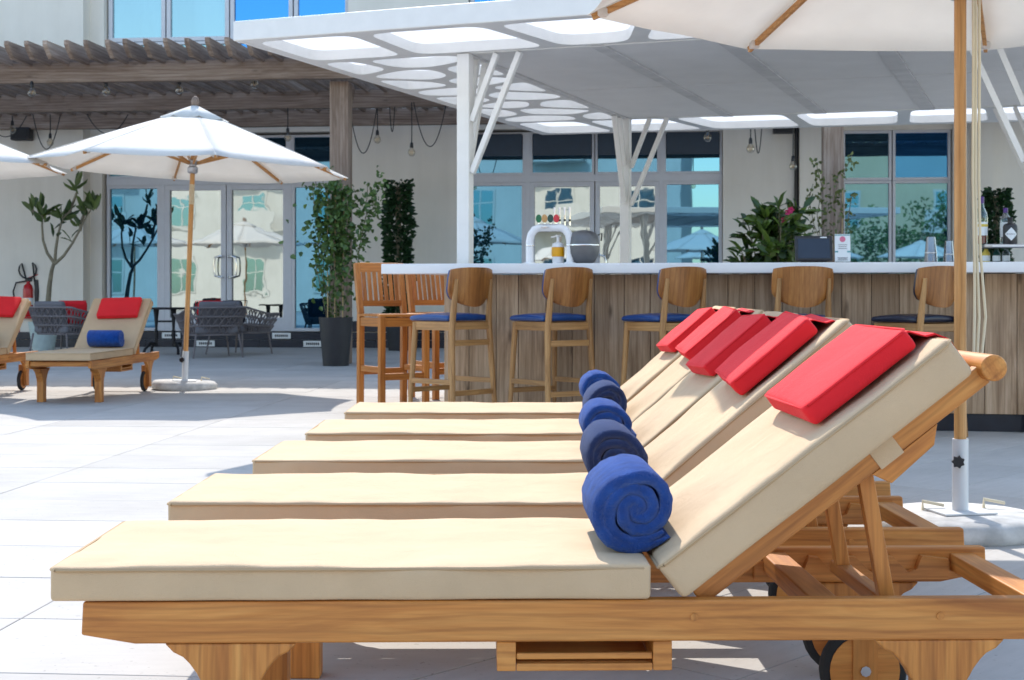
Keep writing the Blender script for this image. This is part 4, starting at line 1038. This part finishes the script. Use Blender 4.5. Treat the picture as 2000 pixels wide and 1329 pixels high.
fl.build('flower', M['petal'], t)['kind'] = 'stuff'
# thin climber on the right post
t = plant_thing('climbing_plant', 'sparse thin climber around the right pergola post', grd(1626, 17.45)); taper_pot(t, .15, .2, .5, 'pot'); m = MB(); s2 = MB()
for (pts) in ([(1600,520),(1603,470),(1596,420),(1606,370),(1598,335),(1592,310)], [(1640,520),(1634,450),(1646,400),(1632,350),(1655,325),(1664,305)], [(1615,500),(1590,440),(1580,390),(1588,360)], [(1650,500),(1655,440),(1664,380)], [(1622,480),(1612,430),(1622,390),(1636,370)]):
    P3 = [at(x, y, 17.3)-Vector(grd(1626, 17.45)) for x, y in pts]; s2.tube([Vector((0,-.05,.48))]+P3, .005, 5)
    for i in range(len(P3)-1):
        for j in range(15):
            p = P3[i].lerp(P3[i+1], rn.random())+rv()*.07; m.leaf(p, rv()+Vector((0,0,-.2)), rv(), rn.uniform(.045,.075), .04)
o = m.build('foliage', M['leaf_vine'], t); o['kind'] = 'stuff'; s2.build('stem', M['bark'], t)
MB().tube([(.09,-.08,.46),(.1,-.1,2.2)], .006, 6).build('cane', M['cane'], t)

# ------------------------------------------------------------------ fire extinguishers
def extinguisher(loc, label, big):
    t = thing('fire_extinguisher', label, 'fire extinguisher', loc); h = 1.0 if big else .98
    MB().lathe([(.075,.52),(.085,.55),(.085,.98),(.07,1.05),(.03,1.09),(.03,1.12)], 20).build('cylinder', M['ext_red'], t)
    MB().lathe([(.0865,.72),(.0865,.84)], 20).build('label_band', M['paper'], t)
    MB().rbox(-.05, .07, -.02, .02, 1.12, 1.17, .01, (2,2,2)).build('valve', M['black'], t); MB().bar((.0,0,1.18), (.17,0,1.24), .025, .018).build('lever', M['ext_red'], t)
    MB().tube([(-.16,.03,0),(-.16,.03,.5),(.16,.03,.5),(.16,.03,0)], .014, 8).build('stand', M['ext_red'], t); MB().box(-.15, .15, -.09, .09, .49, .515).build('stand_shelf', M['ext_red'], t)
    if big:
        pts = [Vector((-.03,0,1.14))]+[Vector((.0+.15*math.sin(a), -.03, 1.32-.15*math.cos(a))) for a in [-2.4+.45*i for i in range(12)]]+[Vector((.13,-.02,1.0)), Vector((.14,-.02,.6))]
        MB().tube(pts, .014, 8).build('hose', M['rubber'], t)
        MB().tube([(-.02,0,1.13),(-.2,-.02,1.1),(-.25,-.02,.95),(-.22,-.02,.75),(-.12,-.02,.68)], .014, 8).build('hose', M['rubber'], t)
        MB().lathe([(.03,.6),(.045,.95),(.03,1.15)], 12, (.15,0,0)).build('horn', M['black'], t)
extinguisher(grd(55, 24.3), 'red extinguisher with looped black hose by the left wall', True)
extinguisher(grd(79, 24.4), 'plain red extinguisher without hose loop by the left wall', False)

# ------------------------------------------------------------------ hanging bulbs and cords
def bulb(px, py, Y, label, top_z=3.69, amber=True, cord=True):
    p = at(px, py, Y); t = thing('hanging_bulb', label, 'light bulb', (p.x, p.y, p.z), group='bulbs hanging from the pergola'); r = .055
    prof = [(.004,-.0)]
    MB().lathe([(.006,-r),(.03,-r*.85),(.05,-r*.35),(.055,0),(.047,r*.55),(.03,r*1.05),(.022,r*1.4)], 16).build('globe', M['bulb_glass'], t)
    MB().lathe([(.024,r*1.3),(.026,r*1.5),(.022,r*2.5),(.01,r*2.8)], 10).build('socket', M['black'], t); MB().tube([(-.012,0,.03),(-.008,0,-.02),(.0,0,.02),(.008,0,-.02),(.012,0,.03)], .0022, 4).build('filament', M['gold'], t)
    if cord: MB().tube([(0,0,r*2.7),(.003,0,(top_z-p.z)*.5),(0,0,top_z-p.z)], .0085, 6).build('cord', M['black'], t)
bulb(737, 274, 21.3, 'clear bulb on a cord just right of the left wooden post')
bulb(804, 299, 20.6, 'low amber bulb on a cord left of the white column')
bulb(24, 255, 22.2, 'bulb hanging at the far left edge beside the wall speaker')
bulb(98, 280, 22.0, 'bulb hanging right of the left wall speaker')
for px, py, w in ((62,182,'first'), (207,180,'second'), (350,177,'third'), (497,166,'fourth')): bulb(px, py, 18.75, f'{w} small bulb from the left under the front pergola beam', 3.70)
bulb(1466, 292, 19.0, 'round bulb over the broad leaf plant'); bulb(1549, 326, 19.6, 'pale bulb beside the drainpipe'); bulb(1382, 270, 19.2, 'small bulb against the rightmost pane of the middle windows')
bulb(562, 270, 21.2, 'bulb above the right slope of the left parasol')
def swag(px0, px1, Y, dip_py, label, top_z=3.70):
    a = at(px0, 0, Y); b = at(px1, 0, Y); d = at(px0, dip_py, Y).z
    o = MB().tube([(a.x+(b.x-a.x)*i/18, Y, top_z-(top_z-d)*(1-(2*i/18-1)**2)) for i in range(19)], .008, 6).build('light_cord', M['black'])
    tag(o, label, 'cord', 'slack light cords under the pergola')
swag(683, 736, 21.35, 300, 'slack cord loop between the wooden post and the clear bulb'); swag(808, 872, 20.65, 287, 'slack cord loop ending at the white column'); swag(761, 771, 21.2, 258, 'short narrow cord loop between the two bulbs')
swag(-30, 52, 22.25, 268, 'slack cord loop at the far left edge'); swag(64, 118, 22.05, 292, 'slack cord loop under the left wall speaker'); swag(170, 250, 22.1, 262, 'slack cord loop left of the parasol top'); swag(1470, 1492, 19.05, 300, 'thin cord loop right of the round bulb')

# ------------------------------------------------------------------ things on the bar
def onbar(px, y=.18, z=1.147):
    # point on the bar top under image column px
    d = BM.to_3x3() @ Vector((1,0,0)); o = BM @ Vector((0, y, 0)); k = (px-1000)/FPX
    s_ = (k*o.y-o.x)/(d.x-k*d.y); p = o+d*s_; return Vector((p.x, p.y, z))
t = thing('beer_tap', 'white arched beer tap tower with four badges and steel levers', 'beer tap', onbar(1074), BR)
arch = [(-.145,0,0),(-.145,0,.16),(-.135,0,.205),(-.11,0,.24),(-.075,0,.255),(.075,0,.255),(.11,0,.24),(.135,0,.205),(.145,0,.16),(.145,0,0)]
MB().tube(arch, .028, 16).build('tower', M['white_gloss'], t)
for sx in (-.145, .145): MB().lathe([(.042,0),(.042,.008),(.03,.012)], 16, (sx,0,0)).build('flange', M['white_gloss'], t); MB().lathe([(.0295,.125),(.031,.13),(.0295,.135)], 16, (sx,0,0)).build('collar', M['chrome'], t)
for k, mt in enumerate(('enamel_green', 'enamel_tan', 'enamel_dark', 'enamel_red')):
    x = -.075+k*.042
    bd = MB().lathe([(.002,-.006),(.018,-.006),(.0185,.004),(.002,.005)], 18).build('badge', M[mt], t, T(x, -.03, .318) @ Matrix.Rotation(R(90), 4, 'X') @ Matrix.Diagonal((1.12,1.6,1,1)))
    MB().box(-.010, .010, -.003, .003, -.0085, -.0065).build('mark', M['white_gloss'], bd)
    MB().lathe([(.007,.28),(.006,.31)], 8, (x,-.02,0)).build('stem', M['chrome'], t)
for k in range(4): x = .03+k*.036; MB().tube([(x,.03,.27),(x,.03,.335),(x,.028,.40)], [.007,.006,.0095], 8).build('lever', M['chrome'], t); MB().lathe([(.009,.30),(.009,.315)], 8, (x,.03,0)).build('lever_ring', M['black'], t)
MB().lathe([(.0305,0),(.031,.006)], 8, (-.03,-.03,.255)).build('tap_body', M['chrome'], t)
kg = thing('steel_urn', 'round grey steel urn beside the beer tap', 'urn', onbar(1140, .22), BR)
MB().lathe([(.06,0),(.085,.02),(.108,.07),(.113,.13),(.104,.185),(.09,.215),(.05,.232),(.012,.238)], 28).build('body', M['dull'], kg); MB().lathe([(.114,.125),(.1155,.13),(.114,.135)], 28).build('band', M['chrome'], kg); MB().tube([(.1,0,.2),(.13,0,.215),(.125,0,.16)], .006, 6).build('handle', M['black'], kg)
yb = thing('amber_dispenser', 'amber and white pump dispenser seen through the beer tap arch', 'dispenser', onbar(1090, .25), BR)
MB().lathe([(.04,0),(.042,.045),(.045,.05)], 18).build('base', M['white_gloss'], yb); MB().lathe([(.045,.051),(.047,.06),(.047,.11),(.045,.118)], 18).build('tank', M['yellow'], yb); MB().lathe([(.046,.119),(.04,.145),(.012,.155),(.01,.19),(.02,.195),(.02,.205)], 14).build('pump', M['white_gloss'], yb); MB().bar((0,0,.198), (-.05,0,.19), .012, .01).build('spout', M['white_gloss'], yb)
mn = thing('till_monitor', 'dark touchscreen till monitor on the bar top', 'monitor', onbar(1590), BR+R(6))
tl = T(0,0,.012) @ Matrix.Rotation(R(-14), 4, 'X')
MB().rbox(-.128, .128, -.012, .012, 0, .178, .008, (3,2,3)).build('casing', M['black'], mn, tl); MB().box(-.108, .108, -.0145, -.0125, .016, .155).build('screen', M['screen'], mn, tl); MB().box(.045, .09, -.0145, -.0125, .160, .168).build('badge', M['paper'], mn, tl)
MB().bar((0,.03,.09), (0,.10,.01), .06, .03).build('stand', M['black'], mn); MB().box(-.09, .09, .02, .16, 0, .012).build('foot', M['black'], mn, bevel=.003)
mc = thing('menu_card', 'white menu card with pink emblem standing beside the till monitor', 'menu card', onbar(1646), BR+R(4))
tl = T(0,0,.006) @ Matrix.Rotation(R(-5), 4, 'X')
MB().box(-.052, .052, -.002, .002, 0, .19).build('card', M['paper'], mc, tl); MB().box(-.055, .055, -.03, .03, 0, .006).build('stand', M['bottle_clear'], mc); MB().box(-.052, .052, -.0036, -.0026, .18, .186).build('stripe', M['teal_ink'], mc, tl)
MB().lathe([(.001,0),(.02,0),(.02,.001),(.001,.001)], 18).build('emblem', M['pink_ink'], mc, tl @ T(0,-.0026,.155) @ Matrix.Rotation(R(90), 4, 'X'))
pr_ = MB()
for z, w in ((.118,.03), (.105,.026), (.092,.03), (.03,.035), (.022,.03), (.014,.034)): pr_.box(-w, w, -.0036, -.0026, z-.003, z)
pr_.build('print', M['ink'], mc, tl)
for sx in (-1, 1): MB().box(min(sx*.03, sx*.051), max(sx*.03, sx*.051), -.0036, -.0026, .064, .074).build('stripe', M['teal_ink'], mc, tl)
for px, lab_, s_ in ((1818, 'taller steel cocktail shaker tin left of the parasol pole', 1.0), (1853, 'shorter steel cocktail shaker tin touching the parasol pole in view', .84)):
    o = thing('shaker_tin', lab_, 'shaker', onbar(px), BR); MB().lathe([(.028*s_,0),(.03*s_,.006),(.044*s_,.165*s_),(.046*s_,.168*s_),(.043*s_,.17*s_)], 24).build('cup', M['tin'], o, T(0,0,.172*s_) @ Matrix.Rotation(R(180), 4, 'X')); MB().lathe([(.0405*s_,.06*s_),(.0412*s_,.064*s_),(.0402*s_,.068*s_)], 24).build('ring', M['steel'], o)
SZ = 1.146+.119
t = thing('liqueur_bottle', 'green glass bottle with red and white label on the shelf', 'bottle', onbar(1917, .16, SZ), BR)
MB().lathe([(.036,0),(.038,.01),(.039,.12),(.041,.17),(.036,.205),(.018,.25),(.014,.29)], 20).build('glass', M['bottle_green'], t); MB().lathe([(.033,.005),(.035,.10)], 18).build('liquid', M['ext_red'], t); MB().lathe([(.0165,.275),(.0165,.318),(.015,.32)], 14).build('cap', M['purple'], t)
MB().lathe([(.0398,.06),(.0408,.15)], 20).build('paper_label', M['paper'], t); MB().lathe([(.0412,.118),(.0416,.136)], 20).build('label_stripe', M['label_yellow'], t)
t = thing('gin_bottle', 'squat black bottle with white diamond label on the shelf', 'bottle', onbar(1973, .10, SZ), BR)
MB().lathe([(.044,0),(.046,.008),(.046,.115),(.040,.13),(.018,.14),(.0165,.17),(.0165,.175)], 24).build('glass', M['black'], t); MB().lathe([(.018,.15),(.0185,.176),(.016,.178)], 14).build('stopper', M['iron'], t)
dm = []
for k in range(-6, 7):
    a = k/6*.92; hh = .044*(1-abs(k)/6); dm.append((a, hh))
m = MB(); vs = []; 
for a, hh in dm: vs += [(.0472*math.sin(a), -.0472*math.cos(a), .065-hh), (.0472*math.sin(a), -.0472*math.cos(a), .065+hh)]
m.add(vs, [(2*i, 2*i+2, 2*i+3, 2*i+1) for i in range(len(dm)-1)]).build('diamond_label', M['paper'], t)
fc = bpy.data.curves.new('lettering', 'FONT'); fc.body = "HENDRICK'S"; fc.size = .0125; fc.align_x = 'CENTER'; fc.extrude = .0002
fo_ = bpy.data.objects.new('tmp', fc); col.objects.link(fo_); dg = bpy.context.evaluated_depsgraph_get(); me = bpy.data.meshes.new_from_object(fo_.evaluated_get(dg)); bpy.data.objects.remove(fo_)
for v in me.vertices: x, y = v.co.x, v.co.y; a = x/.0476; v.co = (.0476*math.sin(a), -.0476*math.cos(a), .061+y)
me.materials.clear(); me.materials.append(M['ink']); link('lettering', me, t)
t = thing('spirit_bottle', 'clear bottle with purple cap behind the black bottle', 'bottle', onbar(1964, .21, SZ), BR)
MB().lathe([(.034,0),(.036,.01),(.036,.165),(.03,.185),(.015,.205),(.013,.225)], 20).build('glass', M['bottle_clear'], t); MB().lathe([(.0155,.215),(.0155,.245),(.014,.247)], 14).build('cap', M['purple'], t); MB().lathe([(.0365,.05),(.0365,.15)], 20).build('paper_label', M['paper'], t)
for px, lab_, gm, h in ((1926, 'short yellow labelled bottle under the glass shelf', 'label_yellow', .09), (1946, 'dark green bottle under the glass shelf', 'enamel_dark', .088), (1965, 'clear short bottle under the glass shelf', 'bottle_clear', .09)):
    t = thing('short_bottle', lab_, 'bottle', onbar(px, .21), BR); MB().lathe([(.024,0),(.026,.006),(.026,h*.7),(.014,h*.85),(.012,h)], 16).build('glass', M[gm], t); MB().lathe([(.0265,.008),(.0265,h*.5)], 16).build('paper_label', M['paper'], t)

# ------------------------------------------------------------------ what the windows mirror: the far side of the terrace, behind the camera
for k, (x, y) in enumerate(((-4.2,-4.5), (1.6,-3.4), (5.2,-5.0), (8.6,-4.2), (-9.3,13.1), (-12.2,13.4))):
    parasol((x, y, 0), R(15*k), ['white parasol behind the viewpoint, mirrored left of the bar windows', 'white parasol behind the viewpoint, mirrored in the middle doors', 'white parasol behind the viewpoint, mirrored near the right post', 'white parasol behind the viewpoint, mirrored in the right window', 'white parasol beyond the left edge, mirrored in the glass entrance doors', 'white parasol beyond the left edge, mirrored in the pane left of the doors'][k])
def far_house(loc, w, h, mat, label, floors, n, rz=0):
    t = thing('far_building', label, 'building', loc, rz)
    MB().box(-w/2, w/2, -6, 0, 0, h).build('wall', M[mat], t)
    rf = MB(); rf.prism([(-6.6,h),(.7,h),(.7,h+.18),(-3,h+1.9),(-6.6,h+.2)], -w/2-.4, w/2+.4, 'x'); rf.build('roof', M['terracotta'], t)
    for fl_ in range(floors):
        for k in range(n):
            x = -w/2+(k+.5)*w/n; z = .9+fl_*3.2; wm = MB().box(x-.7, x+.7, .0, .06, z-.06, z+1.7).build('window', M['white_render'], t); MB().box(x-.6, x+.6, .061, .07, z+.04, z+1.6).build('pane', M['blue_glass'], wm); MB().box(x-.03, x+.03, .072, .09, z+.04, z+1.6).box(x-.6, x+.6, .0725, .0895, z+1.0, z+1.06).build('glazing_bar', M['white_render'], wm)
            if fl_ and k % 2: MB().box(x-1.3, x+1.3, 0, 1.1, z-.35, z-.2).build('balcony', M['white_render'], t); MB().box(x-1.3, x+1.3, 1.04, 1.1, z-.2, z+.7).build('balustrade', M['white_render'], t)
far_house((-18, -18, 0), 34, 9.6, 'white_render', 'white apartment building with balconies across the terrace, seen in reflections', 3, 9)
far_house((16, -24, 0), 24, 8.6, 'cream', 'cream building with tiled roof across the terrace, seen in reflections', 2, 5, R(-6))
for k, (x, y, h) in enumerate(((7.5,-14,4.2), (10.2,-13,4.6), (12.6,-12.5,4.0), (2.5,-15,3.2))):
    t = thing('garden_tree', ['leafy green tree mirrored left in the right window', 'tallest leafy tree mirrored in the right window', 'leafy tree mirrored at the edge of the right window', 'low green tree mirrored in the middle doors'][k], 'tree', (x, y, 0), group='garden trees behind the viewpoint')
    MB().tube([(0,0,0),(.1,0,h*.3),(0,.1,h*.6)], [.14,.11,.06], 8).build('trunk', M['bark'], t); m = MB()
    cl_ = [Vector((rn.gauss(0,.8), rn.gauss(0,.8), h*.62+rn.gauss(0,.75))) for _ in range(26)]
    for c in cl_:
        for j in range(60): m.leaf(c+rv()*.6, rv(), rv(), rn.uniform(.14,.24), .10)
    o = m.build('crown', M['leaf_mid'], t); o['kind'] = 'stuff'
